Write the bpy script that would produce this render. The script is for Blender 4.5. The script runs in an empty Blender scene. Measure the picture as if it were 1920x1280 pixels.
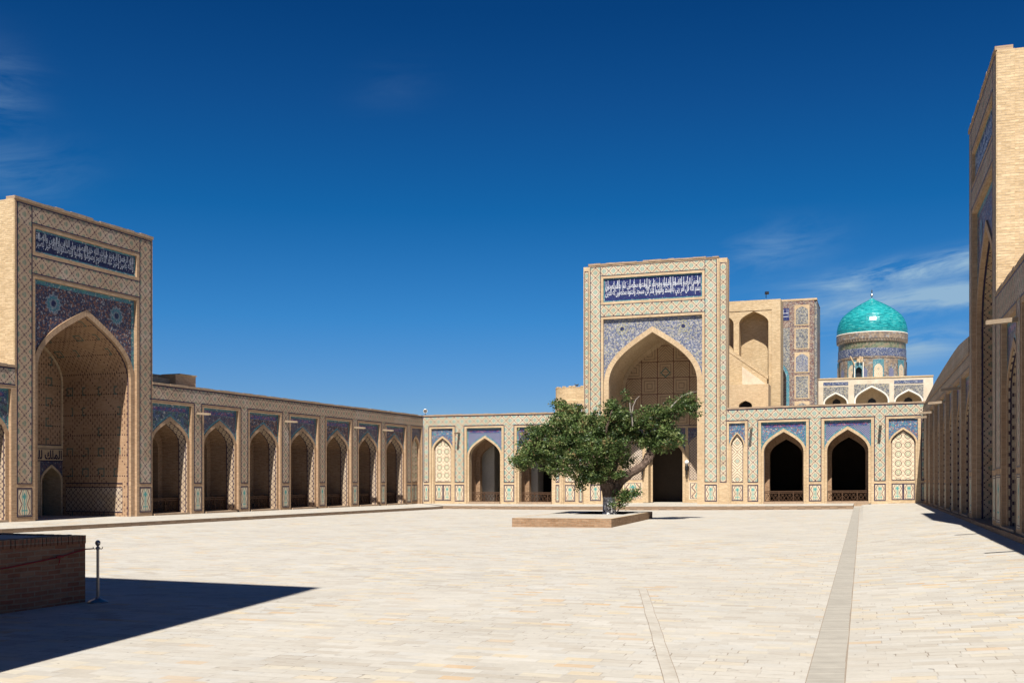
import bpy, math, random
from mathutils import Vector
random.seed(7)
scene = bpy.context.scene
COL = scene.collection
PI = math.pi

# ---------------------------------------------------------------- materials
class NG:
    """small helper that composes shader nodes"""
    def __init__(s, name, rough=0.9, spec=0.25):
        s.mat = bpy.data.materials.new(name); s.mat.use_nodes = True
        s.nt = s.mat.node_tree; s.b = s.nt.nodes['Principled BSDF']
        s.b.inputs['Roughness'].default_value = rough
        s.b.inputs['Specular IOR Level'].default_value = spec
    def new(s, t): return s.nt.nodes.new(t)
    def link(s, a, b): s.nt.links.new(a, b)
    def put(s, sock, v):
        if isinstance(v, bpy.types.NodeSocket): s.link(v, sock)
        elif isinstance(v, (tuple, list)) and sock.type == 'RGBA': sock.default_value = tuple(v[:3]) + (1,)
        else: sock.default_value = v
    def m(s, op, a, b=0.0, c=0.0):
        n = s.new('ShaderNodeMath'); n.operation = op
        s.put(n.inputs[0], a); s.put(n.inputs[1], b); s.put(n.inputs[2], c); return n.outputs[0]
    def uv(s, name='UVMap'):
        n = s.new('ShaderNodeUVMap'); n.uv_map = name
        x = s.new('ShaderNodeSeparateXYZ'); s.link(n.outputs[0], x.inputs[0])
        return x.outputs[0], x.outputs[1], n.outputs[0]
    def comb(s, x, y, z=0.0):
        n = s.new('ShaderNodeCombineXYZ'); s.put(n.inputs[0], x); s.put(n.inputs[1], y); s.put(n.inputs[2], z); return n.outputs[0]
    def mix(s, f, a, b, mode='MIX'):
        n = s.new('ShaderNodeMix'); n.data_type = 'RGBA'; n.blend_type = mode
        s.put(n.inputs[0], f); s.put(n.inputs[6], a); s.put(n.inputs[7], b); return n.outputs[2]
    def noise(s, vec, scale, detail=3.0, rough=.55, col=False):
        n = s.new('ShaderNodeTexNoise'); s.link(vec, n.inputs['Vector'])
        n.inputs['Scale'].default_value = scale; n.inputs['Detail'].default_value = detail; n.inputs['Roughness'].default_value = rough
        return n.outputs[1 if col else 0]
    def sepv(s, v):
        n = s.new('ShaderNodeSeparateXYZ'); s.link(v, n.inputs[0]); return n
    def obj(s):
        return s.new('ShaderNodeTexCoord').outputs['Object']
    def ramp(s, f, stops, interp='LINEAR'):
        n = s.new('ShaderNodeValToRGB'); n.color_ramp.interpolation = interp
        e = n.color_ramp.elements
        while len(e) < len(stops): e.new(.5)
        for el, (p, c) in zip(e, stops): el.position = p; el.color = tuple(c) + (1,)
        s.link(f, n.inputs[0]); return n.outputs[0]
    def near(s, a, b, w):           # 1 where |a-b|<w
        return s.m('LESS_THAN', s.m('ABSOLUTE', s.m('SUBTRACT', a, b)), w)
    def tri(s, a, P):               # distance to nearest multiple of P
        return s.m('PINGPONG', a, P / 2)
    def brickpix(s, q=.045):
        u, v, raw = s.uv()
        f = lambda t: s.m('MULTIPLY', s.m('ADD', s.m('FLOOR', s.m('DIVIDE', t, q)), .5), q)
        s.par = s.m('LESS_THAN', s.m('FLOORED_MODULO', s.m('FLOOR', s.m('DIVIDE', u, q)), 2.0), .5)
        s.par3 = s.m('LESS_THAN', s.m('FLOORED_MODULO', s.m('FLOOR', s.m('DIVIDE', u, q)), 3.0), .5)
        return f(u), f(v), raw
    def wear(s, col, amt=.35, scale=.6, lo=(.62, .55, .48)):
        o = s.obj()
        n1 = s.noise(o, scale, 5, .6)
        f = s.m('MULTIPLY', s.m('SUBTRACT', 1.0, s.ramp(n1, [(.35, (0, 0, 0)), (.65, (1, 1, 1))])), amt)
        c = s.mix(f, col, lo, 'MULTIPLY')
        n2 = s.noise(o, 9.0, 2, .6)
        k = s.m('ADD', .8, s.m('MULTIPLY', n2, .4))
        return s.mix(1.0, c, s.comb(k, k, k), 'MULTIPLY')
    def bump(s, h, strength=.3, dist=.02):
        n = s.new('ShaderNodeBump'); n.inputs['Strength'].default_value = strength; n.inputs['Distance'].default_value = dist
        s.link(h, n.inputs['Height']); s.link(n.outputs[0], s.b.inputs['Normal'])
    def done(s, col): s.put(s.b.inputs['Base Color'], col); return s.mat

def brick_tex(g, vec, w, h, c1, c2, mortar, ms=.008, bias=0.0):
    n = g.new('ShaderNodeTexBrick'); g.link(vec, n.inputs['Vector'])
    n.inputs['Color1'].default_value = c1 + (1,); n.inputs['Color2'].default_value = c2 + (1,); n.inputs['Mortar'].default_value = mortar + (1,)
    n.inputs['Scale'].default_value = 1.0; n.inputs['Brick Width'].default_value = w; n.inputs['Row Height'].default_value = h
    n.inputs['Mortar Size'].default_value = ms; n.inputs['Mortar Smooth'].default_value = .3; n.inputs['Bias'].default_value = bias
    return n

def mat_brick(name, c1, c2, mortar, w=.27, h=.075, wear=.4, bump=.35, ms=.009):
    g = NG(name, .92, .15)
    u, v, raw = g.uv()
    jit = g.noise(raw, 1.3, 2)
    vec = g.comb(u, g.m('ADD', v, g.m('MULTIPLY', jit, .06)))
    b = brick_tex(g, vec, w, h, c1, c2, mortar, ms)
    sp = g.noise(g.comb(g.m('MULTIPLY', u, 3.0), g.m('MULTIPLY', v, 13.0)), 1.0, 2, .5)
    k = g.m('ADD', .72, g.m('MULTIPLY', sp, .56))
    c = g.mix(1.0, b.outputs[0], g.comb(k, k, k), 'MULTIPLY')
    g.bump(g.m('ADD', g.m('MULTIPLY', b.outputs[1], -1.0), g.m('MULTIPLY', sp, 1.2)), bump, .025)
    return g.done(g.wear(c, wear, .35))

TAN1, TAN2, TANM = (.56, .43, .275), (.48, .35, .215), (.50, .40, .28)
M = {}
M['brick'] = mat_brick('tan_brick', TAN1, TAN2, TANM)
M['brick_dim'] = mat_brick('dim_lit_tan_brick', (.44, .30, .19), (.355, .23, .14), (.39, .29, .20))  # tan brick copy, dimmer light on the side walls put into its colour
M['brick_pale'] = mat_brick('pale_brick', (.60, .47, .30), (.49, .37, .22), (.52, .42, .29), h=.085, bump=.6)
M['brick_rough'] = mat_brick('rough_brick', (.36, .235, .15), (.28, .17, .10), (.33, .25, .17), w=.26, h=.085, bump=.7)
M['brick_red'] = mat_brick('red_brick', (.27, .115, .07), (.32, .19, .12), (.30, .23, .165), w=.27, h=.08, bump=.7, ms=.012)
M['plaster'] = None
def mat_plain(name, c, rough=.85, wear=.3, sc=.8, metal=0, spec=.3):
    g = NG(name, rough, spec); g.b.inputs['Metallic'].default_value = metal
    return g.done(g.wear(c, wear, sc))
M['plaster'] = mat_plain('grey_plaster', (.50, .46, .41))
M['cream'] = mat_plain('cream_plaster', (.58, .51, .40), wear=.5)
M['whiteplaster'] = mat_plain('white_plaster', (.72, .68, .60))
M['line'] = mat_plain('navy_glaze_line', (.022, .014, .045), .45, .2)
M['hall'] = mat_plain('shade_dark_hall_brick', (.09, .065, .045))  # hall colour darkened to carry the deep interior shade behind the arches
M['wood'] = mat_plain('dark_wood', (.075, .04, .022), .8, .4, 3)
M['spout'] = mat_plain('weathered_pale_wood', (.30, .235, .17), .8, .5, 4)
M['white'] = mat_plain('white_enamel', (.75, .75, .72), .4, .1)
M['black'] = mat_plain('black_metal', (.02, .02, .022), .5, .1)
M['steel'] = mat_plain('brushed_steel', (.30, .28, .27), .32, .2, 4, metal=.9)
M['rope'] = mat_plain('red_rope', (.30, .025, .03), .8, .2)
M['callig'] = mat_plain('white_glaze', (.58, .61, .66), .35, .3, 2)

BASE = (.50, .40, .29)
def mat_lattice(name, P, base=BASE, lk=.42, dark=(.085, .022, .028), teal=(.10, .19, .155), blue=(.03, .11, .14), q=.055, lw=.5, teal_r=.27):
    g = NG(name, .75, .3)
    x, y, raw = g.brickpix(q)
    a = g.m('ADD', x, y); b = g.m('SUBTRACT', x, y)
    ta = g.tri(g.m('ADD', a, P * 64 + P / 2), P); tb = g.tri(g.m('ADD', b, P * 64 + P / 2), P)   # distance to lines
    ln = g.m('LESS_THAN', g.m('MINIMUM', ta, tb), q * lw)
    # the line is a chain of single glazed bricks
    ln = g.m('MULTIPLY', ln, g.m('ADD', lk, g.m('MULTIPLY', g.par, .94 - lk)))
    ca = g.m('SUBTRACT', P / 2, ta); cb = g.m('SUBTRACT', P / 2, tb)
    r = g.m('MAXIMUM', ca, cb)
    mot = g.m('LESS_THAN', r, P * teal_r * .72)
    mot = g.m('MULTIPLY', mot, g.m('SUBTRACT', .85, g.m('MULTIPLY', g.par, .45)))
    ctr = g.m('LESS_THAN', r, P * .07)
    var = g.noise(g.obj(), 1.1, 2)
    bs = brick_tex(g, raw, .11, .055, base, tuple(c * .8 for c in base), tuple(c * .75 for c in base), .006)
    gr = g.ramp(g.noise(g.obj(), .42, 4, .6), [(.50, (0, 0, 0)), (.66, (1, 1, 1))])
    pale_ = tuple(.55 * b_ + .45 * q_ for b_, q_ in zip(base, (.50, .50, .50)))
    c0_ = g.mix(g.m('MULTIPLY', gr, .5), bs.outputs[0], pale_)
    c = g.mix(mot, c0_, g.mix(var, teal, (teal[0] * 1.1, teal[1] * .8, teal[2] * .65)))
    c = g.mix(ctr, c, blue)
    c = g.mix(ln, c, g.mix(var, dark, (.02, .015, .05)))
    g.bump(bs.outputs[1], .15, .01)
    return g.done(g.wear(c, .3, .9))
M['lat'] = mat_lattice('diamond_tile_lattice', .66, base=(.44, .33, .235))
M['latB'] = mat_lattice('turquoise_diamond_tile_lattice', .66, lk=.62, base=(.60, .50, .365), teal=(.12, .33, .33), blue=(.03, .22, .34), dark=(.10, .035, .03), lw=.5, teal_r=.36)
M['latP'] = mat_lattice('portal_diamond_tile_lattice', .72, q=.06, base=(.42, .31, .215))
M['latPB'] = mat_lattice('bright_portal_diamond_tile_lattice', .72, lk=.62, q=.06, base=(.60, .49, .345), teal=(.14, .35, .34), blue=(.02, .22, .36), dark=(.12, .04, .03), lw=.5, teal_r=.42)
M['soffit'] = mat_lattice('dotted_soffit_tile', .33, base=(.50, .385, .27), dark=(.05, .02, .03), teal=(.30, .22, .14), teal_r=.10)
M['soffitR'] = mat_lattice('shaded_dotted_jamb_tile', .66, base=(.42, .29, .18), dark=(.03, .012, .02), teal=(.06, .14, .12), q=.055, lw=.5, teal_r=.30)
M['dots'] = mat_lattice('small_dotted_tile', .22, base=(.60, .50, .38), q=.055, teal=(.2, .42, .36), teal_r=.2)

def mat_mosaic(name, stops, scale=9.0, wear=.35, kind='vor', band=True):
    g = NG(name, .45, .4)
    u, v, raw = g.uv()
    if kind == 'vor':
        n = g.new('ShaderNodeTexVoronoi'); g.link(raw, n.inputs['Vector']); n.inputs['Scale'].default_value = scale
        sep = g.new('ShaderNodeSeparateColor'); g.link(n.outputs['Color'], sep.inputs[0])
        c = g.ramp(sep.outputs[0], stops, 'CONSTANT')
        # winding tendrils over the cells
        w = g.noise(raw, scale * .45, 3, .6)
        t = g.m('LESS_THAN', g.m('PINGPONG', w, .05), .008)
        c = g.mix(g.m('MULTIPLY', t, .15 if 'ground' in name else .6), c, stops[-1][1])
    elif kind == 'hex':
        P = .15
        a = g.tri(g.m('ADD', u, 50 * P), P); b = g.tri(g.m('ADD', v, 50 * P), P)
        d = g.m('SQRT', g.m('ADD', g.m('POWER', a, 2.0), g.m('POWER', b, 2.0)))
        a2 = g.m('SUBTRACT', P / 2, a); b2 = g.m('SUBTRACT', P / 2, b)
        d2 = g.m('SQRT', g.m('ADD', g.m('POWER', a2, 2.0), g.m('POWER', b2, 2.0)))
        f = g.m('LESS_THAN', g.m('MINIMUM', d, d2), P * .24)
        c = g.mix(f, stops[0][1], stops[1][1])
        f2 = g.m('LESS_THAN', g.m('MINIMUM', d, d2), P * .09)
        c = g.mix(f2, c, stops[2][1])
    n2 = g.noise(g.obj(), 1.6, 3)
    c = g.mix(g.m('MULTIPLY', n2, .22), c, stops[0][1])
    return g.done(g.wear(c, wear, 1.2))
NAVY, BLUE, TURQ, WHT, RUST, PURP = (.018, .024, .065), (.035, .085, .20), (.05, .22, .25), (.40, .40, .40), (.30, .11, .06), (.13, .07, .12)
M['mosA'] = mat_mosaic('green_blue_mosaic', [(0, NAVY), (.3, (.035, .10, .13)), (.55, BLUE), (.78, (.07, .17, .12)), (.93, WHT)])
M['mosB'] = mat_mosaic('violet_blue_mosaic', [(0, (.035, .035, .09)), (.35, (.04, .07, .14)), (.6, (.13, .07, .09)), (.85, (.12, .14, .17)), (.94, (.32, .30, .28))], 15)
M['mosC'] = mat_mosaic('floral_blue_mosaic', [(0, BLUE), (.3, (.02, .12, .26)), (.55, RUST), (.72, TURQ), (.9, WHT)], 17)
M['mosHex'] = mat_mosaic('dotted_hexagon_mosaic', [(0, (.055, .11, .24)), (.5, (.38, .30, .32)), (.9, (.08, .04, .07))], kind='hex')
M['mosDark'] = mat_mosaic('dark_navy_floral_mosaic', [(0, (.016, .014, .045)), (.35, (.028, .025, .07)), (.52, (.26, .10, .05)), (.75, (.05, .06, .11)), (.90, (.34, .33, .33))], 15)
M['mosPale'] = mat_mosaic('pale_blue_star_mosaic', [(0, (.06, .08, .17)), (.28, (.25, .26, .29)), (.48, (.11, .14, .23)), (.68, (.33, .31, .20)), (.84, (.44, .42, .39))], 15)
M['palestar'] = mat_mosaic('pale_star_tile', [(0, (.22, .26, .28)), (.4, (.34, .36, .38)), (.75, (.10, .15, .22))], 22)
M['gold'] = mat_mosaic('olive_yellow_flower_tile', [(0, (.30, .28, .14)), (.4, (.42, .40, .26)), (.7, (.12, .15, .26))], 20)
M['mosBand'] = mat_mosaic('purple_script_band_mosaic', [(0, (.02, .03, .14)), (.4, (.22, .07, .14)), (.7, (.03, .06, .22)), (.9, (.3, .26, .34))], 9)
M['mosTurq'] = mat_mosaic('turquoise_edge_mosaic', [(0, (.03, .16, .22)), (.4, (.05, .24, .26)), (.8, BLUE), (.93, WHT)], 14)
M['navyfield'] = mat_mosaic('navy_scroll_ground', [(0, (.012, .014, .065)), (.80, (.025, .03, .11)), (.92, (.04, .10, .15)), (.98, (.25, .26, .3))], 16)
M['navyfieldB'] = mat_mosaic('royal_blue_scroll_ground', [(0, (.010, .015, .10)), (.80, (.018, .03, .14)), (.94, (.04, .12, .20)), (.985, (.25, .25, .28))], 16)
M['mirab'] = mat_mosaic('red_brown_star_mosaic', [(0, (.15, .075, .065)), (.35, (.27, .21, .16)), (.6, (.10, .09, .11)), (.8, (.34, .29, .23))], 8)
M['mirblue'] = mat_mosaic('grey_blue_panel_mosaic', [(0, (.11, .12, .14)), (.35, (.30, .29, .27)), (.65, (.06, .07, .11)), (.82, (.36, .32, .22))], 9)

def mat_dado():
    """uv 0..1 over the panel: nested dark outlines and a stem with leaves"""
    g = NG('dado_tile_panel', .7, .3)
    u, v, raw = g.uv('Panel')
    x = g.m('ABSOLUTE', g.m('SUBTRACT', u, .5))
    ed = g.m('MINIMUM', g.m('SUBTRACT', .5, x), g.m('MULTIPLY', g.m('MINIMUM', v, g.m('SUBTRACT', 1.0, v)), 1.4))
    c = BASEB = (.60, .50, .36)
    q = g.m('MULTIPLY', g.m('FLOOR', g.m('MULTIPLY', v, 26.0)), 1 / 26.)
    # stepped bottle outline
    w1 = g.m('ADD', .17, g.m('MULTIPLY', g.m('PINGPONG', g.m('ADD', q, .08), .25), .75))
    o1 = g.near(x, w1, .028); o2 = g.near(x, g.m('MULTIPLY', w1, .45), .022)
    inn = g.m('GREATER_THAN', ed, .11)
    stem = g.m('MULTIPLY', g.m('LESS_THAN', x, .03), g.m('LESS_THAN', v, .72))
    dia = g.m('LESS_THAN', g.m('ADD', x, g.m('MULTIPLY', g.m('ABSOLUTE', g.m('SUBTRACT', v, .70)), .9)), .13)
    foot = g.m('MULTIPLY', g.near(v, .22, .02), g.m('LESS_THAN', x, .2))
    c = g.mix(g.m('MULTIPLY', o1, inn), c, (.09, .03, .05))
    c = g.mix(g.m('MULTIPLY', o2, inn), c, (.08, .28, .26))
    c = g.mix(g.m('MAXIMUM', g.m('MAXIMUM', stem, dia), foot), c, (.08, .30, .29))
    c = g.mix(g.near(ed, .085, .016), c, (.03, .02, .06))
    n = g.noise(g.obj(), 2.2, 4, .6)
    worn = g.ramp(n, [(.52, (0, 0, 0)), (.66, (1, 1, 1))])
    low = g.m('MULTIPLY', g.m('SUBTRACT', 1.0, v), 1.1)
    c = g.mix(g.m('MULTIPLY', g.m('MULTIPLY', worn, low), .8), c, (.45, .32, .22))
    return g.done(g.wear(c, .35, 1.0))
M['dado'] = mat_dado()

def mat_roundels():
    g = NG('ringed_tympanum_tile', .7, .3)
    u, v, raw = g.uv()
    P = .62
    a = g.tri(g.m('ADD', u, P * 60), P); b = g.tri(g.m('ADD', v, P * 60 + .1), P)
    a = g.m('SUBTRACT', P / 2, a)
    d = g.m('SQRT', g.m('ADD', g.m('POWER', a, 2.0), g.m('POWER', b, 2.0)))
    ring = g.near(d, .20, .022); core = g.near(d, .105, .04)
    s = g.m('ADD', u, v); t = g.m('SUBTRACT', u, v)
    l1 = g.m('LESS_THAN', g.m('MINIMUM', g.tri(g.m('ADD', s, 60 * P), P / 2), g.tri(g.m('ADD', t, 60 * P), P / 2)), .016)
    out = g.m('GREATER_THAN', d, .22)
    c = g.mix(g.m('MULTIPLY', g.m('MULTIPLY', l1, out), .75), (.68, .57, .42), (.16, .09, .06))
    c = g.mix(ring, c, (.10, .06, .05)); c = g.mix(g.m('MULTIPLY', core, .65), c, (.20, .34, .22))
    return g.done(g.wear(c, .3, 1.2))
M['roundel'] = mat_roundels()

def mat_zigzag():
    g = NG('zigzag_tympanum_tile', .7, .3)
    u, v, raw = g.uv()
    x = g.m('ABSOLUTE', u); y = g.tri(g.m('ADD', v, 40.), 1.3)
    s = g.m('ADD', x, y)
    l = g.m('LESS_THAN', g.m('PINGPONG', s, .105), .035)
    c = g.mix(g.m('MULTIPLY', l, .8), (.68, .57, .42), (.13, .08, .06))
    dia = g.near(s, .10, .03); c = g.mix(dia, c, (.08, .28, .26))
    return g.done(g.wear(c, .3, 1.2))
M['zigzag'] = mat_zigzag()

def mat_iwan():
    g = NG('iwan_brick_with_glazed_headers', .85, .2)
    x, y, raw = g.brickpix(.075)
    b = brick_tex(g, raw, .26, .075, (.42, .275, .175), (.35, .22, .13), (.38, .27, .18), .008)
    P = 2.1
    s = g.m('ADD', x, y); t = g.m('SUBTRACT', x, y)
    par = g.par
    l = g.m('LESS_THAN', g.m('MINIMUM', g.tri(g.m('ADD', s, 21 * P), P), g.tri(g.m('ADD', t, 21 * P), P)), .03)
    h = g.m('LESS_THAN', g.tri(g.m('ADD', y, 21.0 + .0375), 1.05), .03)
    f = g.m('LESS_THAN', g.m('MINIMUM', g.tri(g.m('ADD', s, 21 * .3), .3), g.tri(g.m('ADD', t, 21 * .3), .3)), .03)
    fm = g.m('GREATER_THAN', g.noise(g.comb(x, y), .8, 1), .47)
    k = g.m('MAXIMUM', g.m('MULTIPLY', g.m('MAXIMUM', l, h), par), g.m('MULTIPLY', g.m('MULTIPLY', f, fm), g.m('MULTIPLY', par, .55)))
    c = g.mix(g.m('MULTIPLY', k, .85), b.outputs[0], (.06, .025, .03))
    qa = g.tri(g.m('ADD', x, 21.), 1.05); qb = g.tri(g.m('ADD', y, 20.85), 1.05)
    mx = g.m('MAXIMUM', qa, qb)
    rg = g.m('MULTIPLY', g.near(mx, .20, .04), g.m('GREATER_THAN', g.m('ADD', x, y), -99.))
    half = g.m('GREATER_THAN', g.noise(g.comb(g.m('FLOOR', g.m('DIVIDE', x, .52)), g.m('FLOOR', g.m('DIVIDE', y, .52))), 3.3, 0), .5)
    c = g.mix(g.m('MULTIPLY', g.m('MULTIPLY', rg, half), .8), c, (.06, .13, .12))
    g.bump(b.outputs[1], .3, .01)
    return g.done(g.wear(c, .45, .5))
M['iwan'] = mat_iwan()

def mat_kufic():
    """brick tympanum crossed by dark glazed lines in nested squares"""
    g = NG('square_line_tympanum_brick', .85, .2)
    u, v, raw = g.uv()
    b = brick_tex(g, raw, .26, .075, (.48, .345, .215), (.41, .285, .17), (.43, .32, .21), .008)
    C = 1.25
    iu = g.m('FLOOR', g.m('DIVIDE', g.m('ADD', u, C / 2), C)); iv = g.m('FLOOR', g.m('DIVIDE', v, C))
    lu = g.m('SUBTRACT', u, g.m('MULTIPLY', iu, C)); lv = g.m('SUBTRACT', v, g.m('MULTIPLY', g.m('ADD', iv, .5), C))
    au = g.m('ABSOLUTE', lu); av = g.m('ABSOLUTE', lv)
    ch = g.m('ABSOLUTE', g.m('MODULO', g.m('ADD', iu, iv), 2.0))
    ch = g.m('GREATER_THAN', ch, .5)
    mx = g.m('MAXIMUM', au, av); sm = g.m('ADD', au, av)
    sq = g.m('LESS_THAN', g.m('PINGPONG', g.m('ADD', mx, .02), .11), .024)
    dg = g.m('LESS_THAN', g.m('PINGPONG', g.m('ADD', lu, lv), .11), .026)
    dg2 = g.m('LESS_THAN', g.m('PINGPONG', g.m('SUBTRACT', lu, lv), .11), .026)
    side = g.m('GREATER_THAN', lu, 0.0)
    dgg = g.m('ADD', g.m('MULTIPLY', dg, side), g.m('MULTIPLY', dg2, g.m('SUBTRACT', 1.0, side)))
    pat = g.m('ADD', g.m('MULTIPLY', sq, ch), g.m('MULTIPLY', dgg, g.m('SUBTRACT', 1.0, ch)))
    grid = g.m('GREATER_THAN', mx, C / 2 - .03)
    c = g.mix(g.m('MULTIPLY', pat, .72), b.outputs[0], (.10, .075, .06))
    c = g.mix(g.m('MULTIPLY', grid, .85), c, (.10, .03, .03))
    d = g.m('ADD', g.m('ABSOLUTE', u), g.m('ABSOLUTE', g.m('SUBTRACT', v, 2.9 + 1.25)))
    c = g.mix(g.near(d, .36, .05), c, (.05, .14, .13))
    return g.done(g.wear(c, .3, .5))
M['kufic'] = mat_kufic()

def mat_paving():
    g = NG('pale_stone_paving', .85, .2)
    o = g.obj()
    rot = g.new('ShaderNodeVectorRotate'); rot.rotation_type = 'Z_AXIS'; g.link(o, rot.inputs[0]); rot.inputs['Angle'].default_value = math.radians(17.5)
    warp = g.noise(o, .8, 2, .5, True)
    vm = g.new('ShaderNodeVectorMath'); vm.operation = 'SCALE'; g.link(warp, vm.inputs[0]); vm.inputs['Scale'].default_value = .07
    va = g.new('ShaderNodeVectorMath'); g.link(rot.outputs[0], va.inputs[0]); g.link(vm.outputs[0], va.inputs[1])
    b = brick_tex(g, va.outputs[0], .44, .215, (0, 0, 0), (1, 1, 1), (.5, .5, .5), .008)
    b.offset = .45; b.squash = .8; b.squash_frequency = 3
    id_ = b.outputs[0]
    sep = g.new('ShaderNodeSeparateColor'); g.link(id_, sep.inputs[0])
    t = g.ramp(sep.outputs[0], [(0, (.325, .295, .25)), (.12, (.395, .375, .335)), (.3, (.37, .35, .31)), (.46, (.42, .405, .37)), (.6, (.355, .335, .30)), (.72, (.385, .38, .36)), (.82, (.43, .39, .31)), (.90, (.44, .365, .25)), (.97, (.42, .30, .18))], 'CONSTANT')
    pale = (.392, .372, .335)
    big = g.noise(o, .16, 4, .6)
    f = g.ramp(big, [(.36, (.25, .25, .25)), (.62, (.85, .85, .85))])
    c = g.mix(f, pale, t)
    mort = g.mix(g.m('MULTIPLY', g.m('MULTIPLY', b.outputs[1], g.ramp(g.noise(o, .45, 3, .6), [(.40, (.12, .12, .12)), (.60, (1, 1, 1))])), g.m('ADD', .25, g.m('MULTIPLY', g.m('GREATER_THAN', g.noise(o, 2.6, 2, .6), .52), .6))), c, (.19, .155, .12))
    n = g.noise(o, 14, 4, .7)
    st = g.noise(g.comb(*[g.m('MULTIPLY', q_, f_) for q_, f_ in zip((lambda x_: (x_.outputs[0], x_.outputs[1]))(g.sepv(rot.outputs[0])), (2.2, 16.0))]), 1.0, 3, .6)
    k = g.m('ADD', .74, g.m('ADD', g.m('MULTIPLY', n, .24), g.m('MULTIPLY', st, .28)))
    c = g.mix(1.0, mort, g.comb(k, k, k), 'MULTIPLY')
    n3 = g.noise(o, .38, 6, .68)
    k2 = g.m('ADD', .80, g.m('MULTIPLY', n3, .38))
    sp_ = g.m('MULTIPLY', g.m('GREATER_THAN', g.noise(o, 9.0, 1, .5), .745), .35)
    k2 = g.m('SUBTRACT', k2, sp_)
    c = g.mix(1.0, c, g.comb(k2, k2, k2), 'MULTIPLY')
    g.bump(g.m('ADD', g.m('MULTIPLY', b.outputs[1], -1.0), g.m('MULTIPLY', n, .4)), .45, .012)
    return g.done(c)
M['paving'] = mat_paving()

def mat_channel(name, base, u_axis=True):
    g = NG(name, .9, .2)
    u, v, raw = g.uv()
    b = brick_tex(g, g.comb(v, u), .07, .5, base, tuple(x * .84 for x in base), tuple(x * .6 for x in base), .007)
    n = g.noise(g.obj(), 3.0, 5, .7)
    k = g.m('ADD', .75, g.m('MULTIPLY', n, .45))
    g.bump(b.outputs[1], .5, -.02)
    return g.done(g.mix(1.0, b.outputs[0], g.comb(k, k, k), 'MULTIPLY'))
M['channel'] = mat_channel('drain_brick', (.36, .34, .30))
M['patch'] = mat_plain('pale_mortar_strip', (.395, .375, .335), .9, .4, 1.5)
M['crack'] = mat_plain('dark_joint', (.24, .20, .16), .9, .2, 2)
M['kerb'] = mat_channel('kerb_brick_on_edge', (.40, .29, .20))

M['kerb_dark'] = mat_channel('dark_kerb_brick', (.27, .19, .13))
def mat_dome():
    g = NG('turquoise_glazed_dome_tile', .2, .5)
    u, v, raw = g.uv()
    b = brick_tex(g, raw, .5, .14, (.0, .0, .0), (1, 1, 1), (.4, .4, .4), .008)
    sep = g.new('ShaderNodeSeparateColor'); g.link(b.outputs[0], sep.inputs[0])
    n = g.noise(g.comb(g.m('MULTIPLY', u, 1.6), g.m('MULTIPLY', v, 6.0)), 1.0, 3, .6)
    f = g.m('ADD', g.m('MULTIPLY', sep.outputs[0], .5), g.m('MULTIPLY', n, .6))
    c = g.ramp(f, [(.15, (.006, .085, .10)), (.42, (.010, .19, .21)), (.7, (.022, .30, .31)), (.95, (.12, .40, .38))])
    g.bump(f, .25, .03)
    return g.done(c)
M['dome'] = mat_dome()
M['drumband'] = mat_mosaic('blue_white_script_mosaic', [(0, (.035, .05, .14)), (.35, (.07, .10, .20)), (.6, (.30, .31, .34)), (.85, (.14, .16, .19))], 9)
M['greenband'] = mat_mosaic('green_grey_mosaic', [(0, (.10, .13, .09)), (.4, (.17, .19, .12)), (.75, (.24, .20, .14))], 3.0)
M['drumgrey'] = mat_mosaic('brown_grey_tile', [(0, (.20, .15, .11)), (.4, (.30, .23, .16)), (.7, (.14, .13, .13)), (.9, (.30, .29, .28))], 4.0)
def mat_bark():
    g = NG('bark_whitewashed_at_base', .95, .1)
    o = g.obj(); sep = g.new('ShaderNodeSeparateXYZ'); g.link(o, sep.inputs[0])
    n = g.noise(g.comb(g.m('MULTIPLY', sep.outputs[0], 3.0), g.m('MULTIPLY', sep.outputs[1], 3.0), sep.outputs[2]), 3.5, 5, .65)
    c = g.ramp(n, [(.3, (.05, .035, .028)), (.55, (.14, .10, .08)), (.75, (.24, .19, .155))])
    w = g.m('MULTIPLY', g.m('LESS_THAN', sep.outputs[2], g.m('ADD', .72, g.m('MULTIPLY', n, .3))), g.m('GREATER_THAN', n, .41))
    c = g.mix(w, c, (.56, .56, .57))
    g.bump(n, .8, .06)
    return g.done(c)
M['bark'] = mat_bark()
M['deadwood'] = mat_plain('bleached_dead_wood', (.30, .27, .24), .9, .3, 4)
def mat_leaf():
    g = NG('dark_green_leaf', .5, .35)
    oi = g.new('ShaderNodeAttribute'); oi.attribute_name = 'leafvar'
    c = g.ramp(oi.outputs['Fac'], [(0, (.026, .052, .016)), (.35, (.055, .098, .026)), (.65, (.115, .170, .048)), (.92, (.20, .235, .085)), (1, (.20, .13, .06))])
    n = g.new('ShaderNodeBsdfTranslucent'); g.link(c, n.inputs[0])
    mx = g.new('ShaderNodeMixShader'); mx.inputs[0].default_value = .3
    out = g.nt.nodes['Material Output']
    g.link(g.b.outputs[0], mx.inputs[1]); g.link(n.outputs[0], mx.inputs[2]); g.link(mx.outputs[0], out.inputs[0])
    return g.done(c)
M['leaf'] = mat_leaf()

# ---------------------------------------------------------------- mesh builder
def tag(o, label=None, cat=None, group=None, kind=None):
    if label: o['label'] = label
    if cat: o['category'] = cat
    if group: o['group'] = group
    if kind: o['kind'] = kind
    return o
def thing(name, loc, label, cat, group=None):
    o = bpy.data.objects.new(name, None); o.location = loc; o.empty_display_size = .2
    COL.objects.link(o); return tag(o, label, cat, group)

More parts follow.
